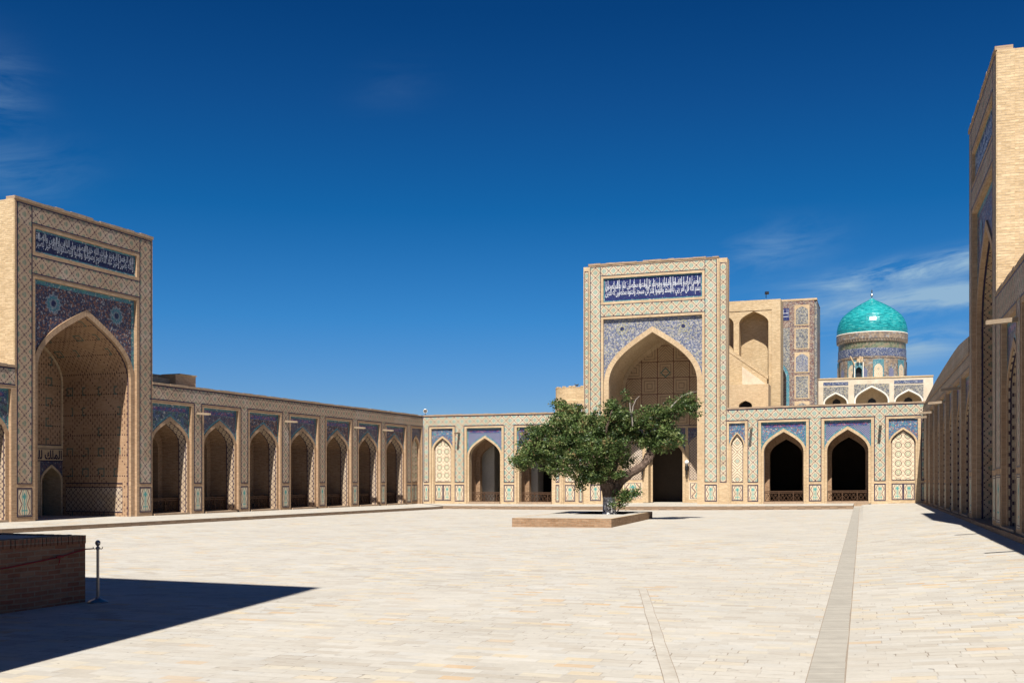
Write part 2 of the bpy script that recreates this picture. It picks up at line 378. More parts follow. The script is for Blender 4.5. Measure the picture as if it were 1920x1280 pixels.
class MB:
    def __init__(s): s.v = []; s.f = []; s.mi = []; s.uv = []; s.pn = []; s.sm = []
    def face(s, pts, uv=None, mi=0, pn=None, smooth=False):
        i = len(s.v); s.v += [tuple(p) for p in pts]; s.f.append(list(range(i, i + len(pts))))
        s.mi.append(mi); s.uv += uv if uv else [(0, 0)] * len(pts); s.pn += pn if pn else [(0, 0)] * len(pts); s.sm.append(smooth)
    def build(s, name, mats, parent=None, origin=None, weld=True):
        o0 = Vector(origin if origin is not None else (0, 0, 0))
        me = bpy.data.meshes.new(name)
        me.from_pydata([tuple(Vector(p) - o0) for p in s.v], [], s.f)
        for m in (mats if isinstance(mats, list) else [mats]): me.materials.append(m)
        me.polygons.foreach_set('material_index', s.mi)
        me.polygons.foreach_set('use_smooth', s.sm)
        l = me.uv_layers.new(name='UVMap'); l.data.foreach_set('uv', [c for p in s.uv for c in p])
        if any(p != (0, 0) for p in s.pn):
            l = me.uv_layers.new(name='Panel'); l.data.foreach_set('uv', [c for p in s.pn for c in p])
        me.update()
        ob = bpy.data.objects.new(name, me); COL.objects.link(ob)
        if parent is not None: ob.parent = parent
        elif origin is not None: ob.location = o0
        return ob
    # generic solids in world space
    def tube(s, pts, rad, n=8, mi=0, cap=True):
        rings = []; L = 0
        for i, p in enumerate(pts):
            p = Vector(p); a = Vector(pts[max(i - 1, 0)]); b = Vector(pts[min(i + 1, len(pts) - 1)])
            t = (b - a).normalized(); ref = Vector((0, 0, 1)) if abs(t.z) < .9 else Vector((0, 1, 0))
            x = t.cross(ref).normalized(); y = t.cross(x)
            r = rad[i] if isinstance(rad, (list, tuple)) else rad
            if i: L += (p - Vector(pts[i - 1])).length
            rings.append(([p + (x * math.cos(2 * PI * k / n) + y * math.sin(2 * PI * k / n)) * r for k in range(n)], L, r))
        for (A, la, ra), (B, lb, rb) in zip(rings, rings[1:]):
            for k in range(n):
                k2 = (k + 1) % n; u0 = k / n * 2 * PI * ra; u1 = (k + 1) / n * 2 * PI * ra
                s.face([A[k], A[k2], B[k2], B[k]], [(u0, la), (u1, la), (u1, lb), (u0, lb)], mi, smooth=True)
        if cap:
            s.face(list(reversed(rings[0][0])), None, mi); s.face(rings[-1][0], None, mi)
    def lathe(s, c, prof, n=32, mi=0, smooth=True, mif=None):
        """prof: (radius, z) from bottom to top; c: centre (x, y)"""
        L = 0
        for j in range(len(prof) - 1):
            (r0, z0), (r1, z1) = prof[j], prof[j + 1]; dl = math.hypot(r1 - r0, z1 - z0)
            for k in range(n):
                a0 = 2 * PI * k / n; a1 = 2 * PI * (k + 1) / n
                P = lambda r, a, z: (c[0] + r * math.cos(a), c[1] + r * math.sin(a), z)
                R = max(r0, r1)
                s.face([P(r0, a0, z0), P(r0, a1, z0), P(r1, a1, z1), P(r1, a0, z1)],
                       [(a0 * R, L), (a1 * R, L), (a1 * R, L + dl), (a0 * R, L + dl)], (mif(j) if mif else mi), smooth=smooth)
            L += dl
    def wbox(s, p0, ax, ay, az, mi=0):
        """box from corner p0 with edge vectors"""
        p0, ax, ay, az = map(Vector, (p0, ax, ay, az)); lx, ly, lz = ax.length, ay.length, az.length
        q = lambda a, b, c, d, w, h: s.face([a, b, c, d], [(0, 0), (w, 0), (w, h), (0, h)], mi)
        q(p0, p0 + ax, p0 + ax + az, p0 + az, lx, lz); q(p0 + ay, p0 + ay + ax, p0 + ay + ax + az, p0 + ay + az, lx, lz)
        q(p0, p0 + ay, p0 + ay + az, p0 + az, ly, lz); q(p0 + ax, p0 + ax + ay, p0 + ax + ay + az, p0 + ax + az, ly, lz)
        q(p0 + az, p0 + az + ax, p0 + az + ax + ay, p0 + az + ay, lx, ly); q(p0, p0 + ax, p0 + ax + ay, p0 + ay, lx, ly)

class Frame:
    k = 0.0; a_ = 0.0
    def __init__(s, O, dx, dy, nx, ny):
        l = math.hypot(dx, dy); s.d = (dx / l, dy / l); l = math.hypot(nx, ny); s.n = (nx / l, ny / l); s.O = O
    def w(s, a, d, z): return (s.O[0] + s.d[0] * a + s.n[0] * d, s.O[1] + s.d[1] * a + s.n[1] * d, z + s.k * (a - s.a_))

def rough_top(mb, F, a0, a1, d0, d1, z0, z1, seed=1, j=.022):
    rnd = random.Random(seed); a = a0; n = max(1, int((a1 - a0) / .45)); st = (a1 - a0) / n
    for i in range(n):
        h = z1 + rnd.uniform(-j, j * .6); e = rnd.uniform(-.008, .008)
        if rnd.random() < .04: h -= j * 2
        fbox(mb, F, a0 + i * st, a0 + (i + 1) * st - .0015, d0, d1 + e, z0, h)

def rect(mb, F, a0, a1, z0, z1, d, mi=0, uo=(0, 0)):
    mb.face([F.w(a0, d, z0), F.w(a1, d, z0), F.w(a1, d, z1), F.w(a0, d, z1)],
            [(a0 - uo[0], z0 - uo[1]), (a1 - uo[0], z0 - uo[1]), (a1 - uo[0], z1 - uo[1]), (a0 - uo[0], z1 - uo[1])], mi, [(0, 0), (1, 0), (1, 1), (0, 1.0)])
def hrect(mb, F, a0, a1, d0, d1, z, mi=0):
    mb.face([F.w(a0, d0, z), F.w(a1, d0, z), F.w(a1, d1, z), F.w(a0, d1, z)], [(a0, d0), (a1, d0), (a1, d1), (a0, d1)], mi)
def srect(mb, F, a, d0, d1, z0, z1, mi=0):
    mb.face([F.w(a, d0, z0), F.w(a, d1, z0), F.w(a, d1, z1), F.w(a, d0, z1)], [(d0, z0), (d1, z0), (d1, z1), (d0, z1)], mi)
def fbox(mb, F, a0, a1, d0, d1, z0, z1, mi=0):
    rect(mb, F, a0, a1, z0, z1, d0, mi); rect(mb, F, a0, a1, z0, z1, d1, mi)
    hrect(mb, F, a0, a1, d0, d1, z0, mi); hrect(mb, F, a0, a1, d0, d1, z1, mi)
    srect(mb, F, a0, d0, d1, z0, z1, mi); srect(mb, F, a1, d0, d1, z0, z1, mi)
def outline(mb, F, a0, a1, z0, z1, d, w=.045, mi=1, sides='LRTB'):
    if 'B' in sides: rect(mb, F, a0, a1, z0, z0 + w, d, mi)
    if 'T' in sides: rect(mb, F, a0, a1, z1 - w, z1, d, mi)
    zz0 = z0 + (w if 'B' in sides else 0); zz1 = z1 - (w if 'T' in sides else 0)
    if 'L' in sides: rect(mb, F, a0, a0 + w, zz0, zz1, d, mi)
    if 'R' in sides: rect(mb, F, a1 - w, a1, zz0, zz1, d, mi)

def curve(cx, w, zs, rise, n=12):
    """pointed four-centred arch from left springing over the apex to right springing"""
    P = [(w, 0), (w, .46 * rise), (.54 * w, .70 * rise), (0, rise)]; r = []
    for i in range(n + 1):
        t = i / n; a = (1 - t) ** 3; b = 3 * t * (1 - t) ** 2; c = 3 * t * t * (1 - t); e = t ** 3
        r.append((a * P[0][0] + b * P[1][0] + c * P[2][0] + e * P[3][0], a * P[0][1] + b * P[1][1] + c * P[2][1] + e * P[3][1]))
    return [(cx - x, zs + y) for x, y in r] + [(cx + x, zs + y) for x, y in reversed(r[:-1])]
def prof(cx, w, z0, zs, rise, n=12): return [(cx - w, z0)] + curve(cx, w, zs, rise, n) + [(cx + w, z0)]

def above(mb, F, crv, ztop, d, mi=0, uo=(0, 0)):
    for (a, z), (b, y) in zip(crv, crv[1:]):
        if abs(a - b) < 1e-6: continue
        mb.face([F.w(a, d, z), F.w(b, d, y), F.w(b, d, ztop), F.w(a, d, ztop)],
                [(a - uo[0], z - uo[1]), (b - uo[0], y - uo[1]), (b - uo[0], ztop - uo[1]), (a - uo[0], ztop - uo[1])], mi)
def below(mb, F, crv, z0, d, mi=0, uo=(0, 0)):
    for (a, z), (b, y) in zip(crv, crv[1:]):
        if abs(a - b) < 1e-6: continue
        mb.face([F.w(a, d, z0), F.w(b, d, z0), F.w(b, d, y), F.w(a, d, z)],
                [(a - uo[0], z0 - uo[1]), (b - uo[0], z0 - uo[1]), (b - uo[0], y - uo[1]), (a - uo[0], z - uo[1])], mi)
def annulus(mb, F, A, B, d, mi=0):
    """between two profiles of equal count; courses follow the arch"""
    L = 0
    for i in range(len(A) - 1):
        l = math.dist(A[i], A[i + 1]); w = math.dist(A[i], B[i])
        mb.face([F.w(A[i][0], d, A[i][1]), F.w(A[i + 1][0], d, A[i + 1][1]), F.w(B[i + 1][0], d, B[i + 1][1]), F.w(B[i][0], d, B[i][1])],
                [(0, L), (0, L + l), (w, L + l), (w, L)], mi)
        L += l
def tunnel(mb, F, A, d0, d1, mi=0, smooth=True):
    h = len(A) // 2
    for i in range(len(A) - 1):
        La = sum(math.dist(A[j], A[j + 1]) for j in range(i)) if i < h else sum(math.dist(A[j], A[j + 1]) for j in range(i, len(A) - 1))
        l = math.dist(A[i], A[i + 1]); Lb = La + l if i < h else La - l
        mb.face([F.w(A[i][0], d0, A[i][1]), F.w(A[i + 1][0], d0, A[i + 1][1]), F.w(A[i + 1][0], d1, A[i + 1][1]), F.w(A[i][0], d1, A[i][1])],
                [(d0, La), (d0, Lb), (d1, Lb), (d1, La)], mi, smooth=False)

# ---------------------------------------------------------------- walls of the court
LF = Frame((-7, 84), -.41, -1, 1, -.41)
BF = Frame((-7, 84), 1, -.35, -.35, -1)
RF = Frame((27.74, 71.82), -.325, -1, -1, .325)
BR_F = Frame((-7, 84), 1, -.35, -.35, -1); BR_F.k = .012; BR_F.a_ = 27.6   # this stretch of wall climbs with the court
def TB(s): return .16 + .00026 * (s / 1.0595) ** 2 + .02

def lattice_panel(F, a0, a1, z0, z1, d, mat, name, root, org, sides='LRTB', uo=None, lw=.045, dado=False):
    mb = MB()
    if uo is None: uo = ((a0 + a1) / 2, z1 - .33)
    rect(mb, F, a0, a1, z0, z1, d, 0, uo)
    outline(mb, F, a0, a1, z0, z1, d + .006, lw, 1, sides)
    return mb.build(name, [mat, M['line']], root, org)

BR = ['brick']
def bay(F, cx, fw, hw, dz, root, org, mos, lat, grille=True, zs=3.92, rise=1.25, ft=6.04, soff='soffit', floor=.16, pier='L'):
    """one open arch with its framed recess, ring, soffit, inner niche and railing"""
    rec = -.17; ft += dz; zs += dz; fl = floor - .02
    P = prof(cx, hw, fl, zs, rise); Q = prof(cx, fw - .005, fl, zs, rise + (fw - hw) * 1.25)
    mb = MB()
    for x, in ((cx - fw,), (cx + fw,)): srect(mb, F, x, rec, 0, fl - .3, ft)
    hrect(mb, F, cx - fw, cx + fw, rec, 0, ft)
    annulus(mb, F, P, Q, rec + .035, 0)
    tunnel(mb, F, P, rec + .035, rec - .002, 0); tunnel(mb, F, Q[1:-1], rec + .035, rec, 0)
    o = mb.build('arch_bay', [M[BR[0]]], root, org)
    q = Q[1:-1]
    mb = MB(); above(mb, F, q, ft, rec, 0, (cx, zs))
    for (a, z), (b, y) in zip(q, q[1:]):      # turquoise edging that follows the arch
        mb.face([F.w(a, rec + .004, z), F.w(b, rec + .004, y), F.w(b, rec + .004, y + .13), F.w(a, rec + .004, z + .13)], [(a, z), (b, y), (b, y + .13), (a, z + .13)], 1)
    for a0, a1 in ((cx - fw, cx - fw + .09), (cx + fw - .09, cx + fw)): rect(mb, F, a0, a1, zs + .1, ft - .09, rec + .007, 1)
    rect(mb, F, cx - fw, cx + fw, ft - .09, ft, rec + .007, 1)
    mb.build('spandrel_tile', [M[mos], M['mosTurq']], o, org)
    mb = MB(); rect(mb, F, cx - fw + .22, cx + fw - .22, ft - .37, ft - .16, rec + .01, 0, (cx, ft)); outline(mb, F, cx - fw + .2, cx + fw - .2, ft - .39, ft - .14, rec + .013, .02, 1)
    mb.build('script_band', [M['mosBand'], M['mosTurq']], o, org)
    d1 = rec - .56
    mb = MB(); tunnel(mb, F, P, rec, d1 + .05, 0); tunnel(mb, F, P, d1 + .05, d1, 1)
    tunnel(mb, F, [(x + (.004 if x < cx else -.004 if x > cx else 0), z - .004) for x, z in P], rec - .05, rec - .09, 1)
    mb.build('soffit', [M[soff], M['line']], o, org)
    W = prof(cx, hw + .13, fl, zs, rise + .16); S = prof(cx, hw * .84, fl, zs - .15, rise * .8)
    d2 = -1.95
    mb = MB(); annulus(mb, F, P, W, d1); tunnel(mb, F, W, d1, d2); annulus(mb, F, S, W, d2); tunnel(mb, F, S, d2, d2 - .5)
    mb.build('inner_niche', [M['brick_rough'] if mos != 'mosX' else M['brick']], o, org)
    mb = MB(); fbox(mb, F, cx - hw - .02, cx + hw + .02, d1 - .6, .04, fl - .3, floor + (.10 if pier == 'L' else .14)); mb.build('threshold', [M['kerb']], o, org)
    if grille:
        mb = MB(); dg = d1 - .06; g0 = floor + .16; g1 = floor + .86; t = .035
        for z in (g0, g1 - .1, g1): fbox(mb, F, cx - hw, cx + hw, dg - t, dg + t, z - .03, z + .03)
        n = int(hw * 2 / .24); st = hw * 2 / n
        for i in range(n + 1):
            x = cx - hw + i * st; 
            if i % 4 == 0: fbox(mb, F, x - .03, x + .03, dg - t, dg + t, g0, g1)
            for s in (-1, 1):
                xb = x + s * st * 1.5
                if cx - hw <= xb <= cx + hw:
                    mb.tube([F.w(x, dg, g0), F.w(xb, dg, g1 - .1)], .018, 4)
            zc = (g0 + g1 - .1) / 2
            pts = [F.w(x + .15 * math.cos(k * PI / 4), dg + .01, zc + .15 * math.sin(k * PI / 4)) for k in range(9)]
            if 0 < i < n and i % 2: mb.tube(pts, .016, 4)
        mb.build('lattice_railing', [M['wood']], o, org)
    return o

def blind_bay(F, cx, fw, hw, dz, root, org, mos, tym, floor=.16, zs=4.35, rise=.95, ft=6.04):
    rec = -.12; ft += dz; zs += dz; fl = floor - .02
    P = prof(cx, hw, fl, zs, rise); Q = prof(cx, fw - .005, fl, zs, rise + (fw - hw) * 1.1)
    mb = MB()
    for x in (cx - fw, cx + fw): srect(mb, F, x, rec, 0, fl - .3, ft)
    hrect(mb, F, cx - fw, cx + fw, rec, 0, ft)
    annulus(mb, F, P, Q, rec + .03); tunnel(mb, F, P, rec + .03, rec - .14)
    below(mb, F, P[1:-1], fl, rec - .14, 0, (cx, 0))
    o = mb.build('blind_arch_bay', [M[BR[0]]], root, org)
    mb = MB(); above(mb, F, Q[1:-1], ft, rec, 0, (cx, zs)); mb.build('spandrel_tile', [M[mos]], o, org)
    mb = MB(); i = .06; C = curve(cx, hw - i, zs, rise - i)
    z0 = 1.86 + dz * .7
    below(mb, F, C, z0, rec - .132, 0, (cx, zs))
    tp = [(cx - hw + i, z0)] + C + [(cx + hw - i, z0)]
    tq = [(cx - hw + i + .035, z0)] + curve(cx, hw - i - .035, zs, rise - i - .04) + [(cx + hw - i - .035, z0)]
    annulus(mb, F, tq, tp, rec - .127, 1); rect(mb, F, cx - hw + i, cx + hw - i, z0, z0 + .04, rec - .124, 1)
    mb.build('tympanum_tile', [M[tym], M['line']], o, org)
    n = 2 if hw > .5 else 1; w = (hw * 2 - .12) / n
    for k in range(n):
        a = cx - hw + .06 + k * w
        mb = MB(); rect(mb, F, a, a + w, floor + .22, z0 - .2, rec - .13); outline(mb, F, a, a + w, floor + .22, z0 - .2, rec - .124, .045); mb.build('dado_panel', [M['dado'], M['line']], o, org)
    return o

def spout(F, a, z, root, org, L=.82):
    mb = MB(); p = Vector(F.w(a, .0, z)); q = Vector(F.w(a, L, z - .06)); w = Vector((F.d[0], F.d[1], 0)) * .09
    mb.wbox(p - w, w * 2, q - p, (0, 0, .03)); mb.wbox(p - w + Vector((0, 0, .03)), w * .3, q - p, (0, 0, .09)); mb.wbox(p + w * .7 + Vector((0, 0, .03)), w * .3, q - p, (0, 0, .09))
    return mb.build('water_spout', [M['spout']], root, org)

def wing(name, label, F, a0, a1, bays, top, dz, floor, lat, spouts=(), body='brick', hall=True, depth=15., group=None, pier_off=()):
    """bays: dicts with c, fw, hw, kind; a0<a1"""
    ft = 6.04 + dz; zb = floor - .5
    org = F.w((a0 + a1) / 2, 0, floor); root = thing(name, org, label, 'arcade wall', group)
    bays = sorted(bays, key=lambda b: b['c'])
    mb = MB(); x = a0
    for b in bays:
        rect(mb, F, x, b['c'] - b['fw'], zb, ft, 0); x = b['c'] + b['fw']
    rect(mb, F, x, a1, zb, ft, 0); rect(mb, F, a0, a1, ft, top - .12, 0)
    rect(mb, F, a0, a1, zb, top - .12, -depth)
    srect(mb, F, a0, -depth, 0, zb, top - .12); srect(mb, F, a1, -depth, 0, zb, top - .12)
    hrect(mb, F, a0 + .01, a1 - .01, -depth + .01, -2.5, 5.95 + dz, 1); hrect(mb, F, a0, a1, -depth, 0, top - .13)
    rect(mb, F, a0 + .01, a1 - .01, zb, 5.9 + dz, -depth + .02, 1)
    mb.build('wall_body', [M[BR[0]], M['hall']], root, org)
    mb = MB(); rough_top(mb, F, a0, a1, -.45, .035, top - .12, top, int(a1 * 7)); mb.build('coping', [M['kerb']], root, org)
    mb = MB()
    fz0 = ft + .2
    rect(mb, F, a0, a1, fz0, top - .19, .006, 0, (0, fz0 + .33)); rect(mb, F, a0, a1, top - .20, top - .14, .012, 1)
    for b in bays:     # the navy line round each frame
        w = b['fw'] + .22
        rect(mb, F, b['c'] - w, b['c'] + w, fz0 - .045, fz0 + .015, .012, 1)
    mb.build('frieze_tile', [M[lat], M['line']], root, org)
    # piers
    edges = [a0] + [e for b in bays for e in (b['c'] - b['fw'], b['c'] + b['fw'])] + [a1]
    for i in range(0, len(edges), 2):
        p0, p1 = edges[i], edges[i + 1]
        if p1 - p0 < .35: continue
        q0 = p0 + (.19 if i else .03); q1 = p1 - (.19 if i < len(edges) - 2 else .03)
        if q1 - q0 < .15: continue
        lattice_panel(F, q0, q1, 1.83 + dz * .7, fz0 - .035, .006, M[lat], 'pier_tile', root, org, 'LRB', uo=((q0 + q1) / 2, fz0 - .03), lw=.055)
        mb = MB(); rect(mb, F, q0, q1, floor + .16, 1.66 + dz * .7, .006); outline(mb, F, q0, q1, floor + .16, 1.66 + dz * .7, .012, .05); mb.build('dado_panel', [M['dado'], M['line']], root, org)
    for b in bays:
        if b.get('kind') == 'blind': blind_bay(F, b['c'], b['fw'], b['hw'], dz, root, org, b['mos'], b.get('tym', 'roundel'), floor)
        else: bay(F, b['c'], b['fw'], b['hw'], dz, root, org, b['mos'], lat, floor=floor, soff=b.get('soff', 'soffit'), grille=b.get('grille', True), pier=b.get('pier', 'L'), rise=b.get('rise', 1.25), zs=b.get('zs', 3.92))
    for a in spouts: spout(F, a, 5.62 + dz, root, org)
    if hall:
        for b in bays:
            if b.get('kind') == 'blind' or b.get('nopier'): continue
            o = b.get('po', 1.6); hwp = b.get('pw', .75)
            mb = MB(); fbox(mb, F, b['c'] + o - hwp, b['c'] + o + hwp, -5.0, -3.5, zb, 5.94 + dz, 0)
            mb.build('hall_pier', [M['plaster']], root, org)
    return root

# ---- arabic lettering (built from joined letter forms of the built-in font)
JO = {'ا': ('FE8D', 'FE8E'), 'أ': ('FE83', 'FE84'), 'د': ('FEA9', 'FEAA'), 'ذ': ('FEAB', 'FEAC'), 'ر': ('FEAD', 'FEAE'), 'ز': ('FEAF', 'FEB0'), 'و': ('FEED', 'FEEE'), 'ة': ('FE93', 'FE94'),
      'ب': 'FE8F', 'ت': 'FE95', 'ج': 'FE9D', 'ح': 'FEA1', 'خ': 'FEA5', 'س': 'FEB1', 'ش': 'FEB5', 'ص': 'FEB9', 'ض': 'FEBD', 'ط': 'FEC1', 'ع': 'FEC9', 'ف': 'FED1', 'ق': 'FED5', 'ك': 'FED9', 'ل': 'FEDD', 'م': 'FEE1', 'ن': 'FEE5', 'ه': 'FEE9', 'ي': 'FEF1'}
def join(t):
    out = []; prev = False
    for i, c in enumerate(t):
        f = JO.get(c)
        if f is None: out.append(c); prev = False; continue
        nx = i + 1 < len(t) and t[i + 1] in JO
        if isinstance(f, tuple): out.append(chr(int(f[1 if prev else 0], 16))); prev = False
        else: out.append(chr(int(f, 16) + (3 if prev and nx else 2 if nx else 1 if prev else 0))); prev = nx
    return ''.join(reversed(out))
def script(F, rows, a0, a1, d, name, mat, parent, org, sign=1, bold=.0, tall=None):
    """rows: (text, z0, z1); the row is stretched to fill its strip. sign=-1 when the frame runs to the reader's left"""
    mb = MB()
    for text, z0, z1 in rows:
        c = bpy.data.curves.new('tmp', 'FONT'); c.body = join(text); c.size = 1; c.offset = bold; c.resolution_u = 2
        t = bpy.data.objects.new('tmp', c); COL.objects.link(t); bpy.context.view_layer.update()
        me = bpy.data.meshes.new_from_object(t.evaluated_get(bpy.context.evaluated_depsgraph_get()))
        xs = [v.co.x for v in me.vertices]; ys = [v.co.y for v in me.vertices]
        if xs:
            x0, x1, y0, y1 = min(xs), max(xs), min(ys), max(ys)
            def P(v):
                fx = (v.co.x - x0) / (x1 - x0); fy = (v.co.y - y0) / (y1 - y0)
                a = a0 + (a1 - a0) * (fx if sign > 0 else 1 - fx); return F.w(a, d, z0 + (z1 - z0) * fy)
            W = [P(v) for v in me.vertices]
            for p in me.polygons: mb.face([W[i] for i in p.vertices])
        bpy.data.objects.remove(t); bpy.data.curves.remove(c); bpy.data.meshes.remove(me)
    if tall: strokes(mb, F, a0, a1, tall[0], tall[1], d - .003, tall[2])
    return mb.build(name, [mat], parent, org)
def strokes(mb, F, a0, a1, z0, z1, d, step=.16, seed=3):
    """the tall uprights and swinging bowls that interlace with the letters"""
    rnd = random.Random(seed); a = a0 + .05; H = z1 - z0
    while a < a1 - .05:
        w = .012 + rnd.random() * .010; zl = z0 + H * rnd.choice([.1, .35, .45, .5]); lean = rnd.uniform(-.03, .03); top = z1 - H * rnd.uniform(0, .08)
        mb.face([F.w(a - w, d, zl), F.w(a + w * .6, d, zl), F.w(a + w + lean, d, top), F.w(a - w + lean, d, top)])
        a += step * rnd.choice([.55, .8, 1.1, 1.5])

def rosette(F, c, z, R, d, parent, org, cols=('callig', 'mosTurq', 'navyfield')):
    mb = MB()
    for k, (r, rr, mi, n) in enumerate(((R, R * .8, 0, 12), (R * .8, R * .62, 1, 12), (R * .55, R * .38, 0, 12), (R * .34, R * .26, 2, 12))):
        pts = []
        for i in range(n * 2):
            q = r if i % 2 == 0 else rr; an = PI * i / n
            pts.append((c + q * math.cos(an), z + q * math.sin(an)))
        mb.face([F.w(a, d + .004 * k, y) for a, y in pts], [(a, y) for a, y in pts], mi)
    return mb.build('rosette', [M[x] for x in cols], parent, org)

def portal(name, label, F, a0, a1, T, dz, floor, lat, cfg, sign, depth=9.5):
    """great framed gateway with a deep vaulted iwan"""
    cx, fw, hw, zs, rise, ptop, i0, i1 = [cfg[k] for k in ('cx', 'fw', 'hw', 'zs', 'rise', 'ptop', 'i0', 'i1')]
    D = cfg.get('D', 4.6); fo = cfg['fo']   # fo: half width of outer frame
    zb = floor - .5; fl = floor
    org = F.w((a0 + a1) / 2, 0, floor); root = thing(name, org, label, 'portal')
    c0, c1 = cx - fw, cx + fw
    mb = MB(); rec = -.2
    rect(mb, F, a0, c0, zb, T, 0, 0); rect(mb, F, c1, a1, zb, T, 0, 0)
    rect(mb, F, c0, c1, ptop, i0, 0); rect(mb, F, c0, c1, i1, T, 0)
    for x in (c0, c1): srect(mb, F, x, rec, 0, zb, ptop); srect(mb, F, x, -.12, 0, i0, i1)
    hrect(mb, F, c0, c1, rec, 0, ptop); hrect(mb, F, c0, c1, -.12, 0, i0); hrect(mb, F, c0, c1, -.12, 0, i1)
    if cfg.get('bright'):
        hrect(mb, F, a0, a1, -1.4, 0, T); rect(mb, F, a0, cx - hw - .75, zb, T, -1.4); rect(mb, F, cx + hw + .75, a1, zb, T, -1.4); rect(mb, F, cx - hw - .75, cx + hw + .75, zs + rise + .7, T, -1.4)
        fbox(mb, F, cx - hw - .75, cx + hw + .75, -depth, -1.4, zs + rise + .15, zs + rise + .7)
        for x in (cx - hw - .75, cx + hw + .75): srect(mb, F, x, -depth, -1.4, zb, zs + rise + .7)
        rect(mb, F, cx - hw - .75, cx + hw + .75, zb, zs + rise + .7, -depth)
    else:
        hrect(mb, F, a0, a1, -depth, 0, T); rect(mb, F, a0, a1, zb, T, -depth)
    mb.build('portal_body', [M[BR[0]]], root, org)
    mb = MB(); dps = 1.4 if cfg.get('bright') else depth
    srect(mb, F, a0, -dps, 0, zb, T); srect(mb, F, a1, -dps, 0, zb, T)
    for a in (a0, a1):
        s = -1 if a == a0 else 1
        mb.wbox(F.w(a, -.55, zb), Vector((F.d[0], F.d[1], 0)) * .03 * s, Vector((F.n[0], F.n[1], 0)) * .52, (0, 0, T - zb))
    mb.build('side_wall', [M['brick_pale']], root, org)
    mb = MB(); rough_top(mb, F, a0 - .03, a1 + .03, -.5, .04, T, T + .14, 5, .03); mb.build('coping', [M['kerb']], root, org)
    # lattice border
    b = .1; e = cx - fo; f = cx + fo; lz = 1.83 + dz * .7 + cfg.get('lz', 0)
    for p0, p1 in ((a0 + b, e), (f, a1 - b)):
        lattice_panel(F, p0, p1, lz, T - .1, .006, M[lat], 'border_tile', root, org, 'LRTB' if False else 'LRB', uo=((p0 + p1) / 2, ptop + .6))
        mb = MB(); rect(mb, F, p0, p1, floor + .2, lz - .17, .006); outline(mb, F, p0, p1, floor + .2, lz - .17, .012, .05); mb.build('dado_panel', [M['dado'], M['line']], root, org)
    mb = MB()
    g = fo - fw
    rect(mb, F, e, f, ptop + g, i0 - g, .006, 0, (cx, (ptop + i0) / 2)); rect(mb, F, e, f, i1 + g, T - .1, .006, 0, (cx, (i1 + g + T - .1) / 2))
    outline(mb, F, e, f, ptop + g, i0 - g, .012, .045, 1, 'TB'); outline(mb, F, e, f, i1 + g, T - .1, .012, .045, 1, 'B')
    outline(mb, F, a0 + b, a1 - b, T - .2, T - .1, .014, .045, 1, 'T')
    mb.build('cross_border_tile', [M[lat], M['line']], root, org)
    # inscription
    fld = 'navyfieldB' if cfg.get('bright') else 'navyfield'
    mb = MB(); rect(mb, F, c0, c1, i0, i1, -.12, 0); outline(mb, F, c0, c1, i0, i1, -.112, .09, 1)
    ip = mb.build('inscription_panel', [M[fld], M['mosTurq']], root, org)
    h = i1 - i0
    tx = cfg['text']
    script(F, [(tx[0], i0 + .12 * h, i0 + .64 * h), (tx[1], i0 + .42 * h, i0 + .90 * h)], c0 + .14, c1 - .14, -.104, 'lettering', M['callig'], ip, org, sign, .011, (i0 + .15 * h, i1 - .13, .30))
    # arch panel
    P = prof(cx, hw, fl, zs, rise, 18); Q = prof(cx, fw - .01, fl, zs, rise + (fw - hw) * 1.15, 18)
    mb = MB(); above(mb, F, Q[1:-1], ptop, rec, 0, (cx, zs))
    for x0, x1 in ((c0, c0 + .2), (c1 - .2, c1)): rect(mb, F, x0, x1, zs + .3, ptop - .2, rec + .006, 1)
    rect(mb, F, c0, c1, ptop - .2, ptop, rec + .006, 1)
    sp = mb.build('spandrel_tile', [M[cfg['mos']], M['mosTurq' if not cfg.get('bright') else 'mosPale']], root, org)
    for s in (-1, 1): rosette(F, cx + s * fw * .62, ptop - (.95 if not cfg.get('bright') else .75), .5, rec + .012, sp, org, ('palestar', 'mosTurq', 'navyfield') if not cfg.get('bright') else ('gold', 'mosPale', 'navyfield'))
    mb = MB(); annulus(mb, F, P, Q, rec + .06); rr = rec - (.35 if cfg.get('bright') else .10); st_ = .14 if cfg.get('bright') else .012
    tunnel(mb, F, P, rec + .06, rr); tunnel(mb, F, Q[1:-1], rec + .06, rec)
    P2 = prof(cx, hw + st_, fl, zs, rise + st_ * 1.1, 18); annulus(mb, F, P, P2, rr)
    mb.build('arch_ring', [M[BR[0]]], root, org)
    mb = MB(); tunnel(mb, F, P2, rr, -D, 0)
    if not cfg.get('bright'): tunnel(mb, F, [(x + (.008 if x < cx else -.008), z - .008) for x, z in P2], rr - .01, rr - .07, 1)
    vault = mb.build('vault', [M[cfg.get('vmat', 'brick' if cfg.get('bright') else 'iwan')], M['line']], root, org)
    # side dado of the iwan
    for s in (-1, 1):
        x = cx + s * (hw + st_ - .015)
        mb = MB(); mb.face([F.w(x, -D + .25, fl + .2), F.w(x, rec - .5, fl + .2), F.w(x, rec - .5, fl + 1.5), F.w(x, -D + .25, fl + 1.5)], [(0, 0), (D - 1, 0), (D - 1, 1.3), (0, 1.3)])
        x -= s * .006
        for z0, z1 in ((fl + .2, fl + .24), (fl + 1.46, fl + 1.5), (fl + 1.66, fl + 1.71)):
            mb.face([F.w(x, -D + .25, z0), F.w(x, rec - .5, z0), F.w(x, rec - .5, z1), F.w(x, -D + .25, z1)], None, 1)
        mb.build('side_dado', [M['soffit'], M['line']], vault, org)
    # back wall
    bw = P2; zc = cfg.get('bz', 6.3)
    dh, dzs, dr = cfg.get('door', (1.34, 4.0, 1.5))
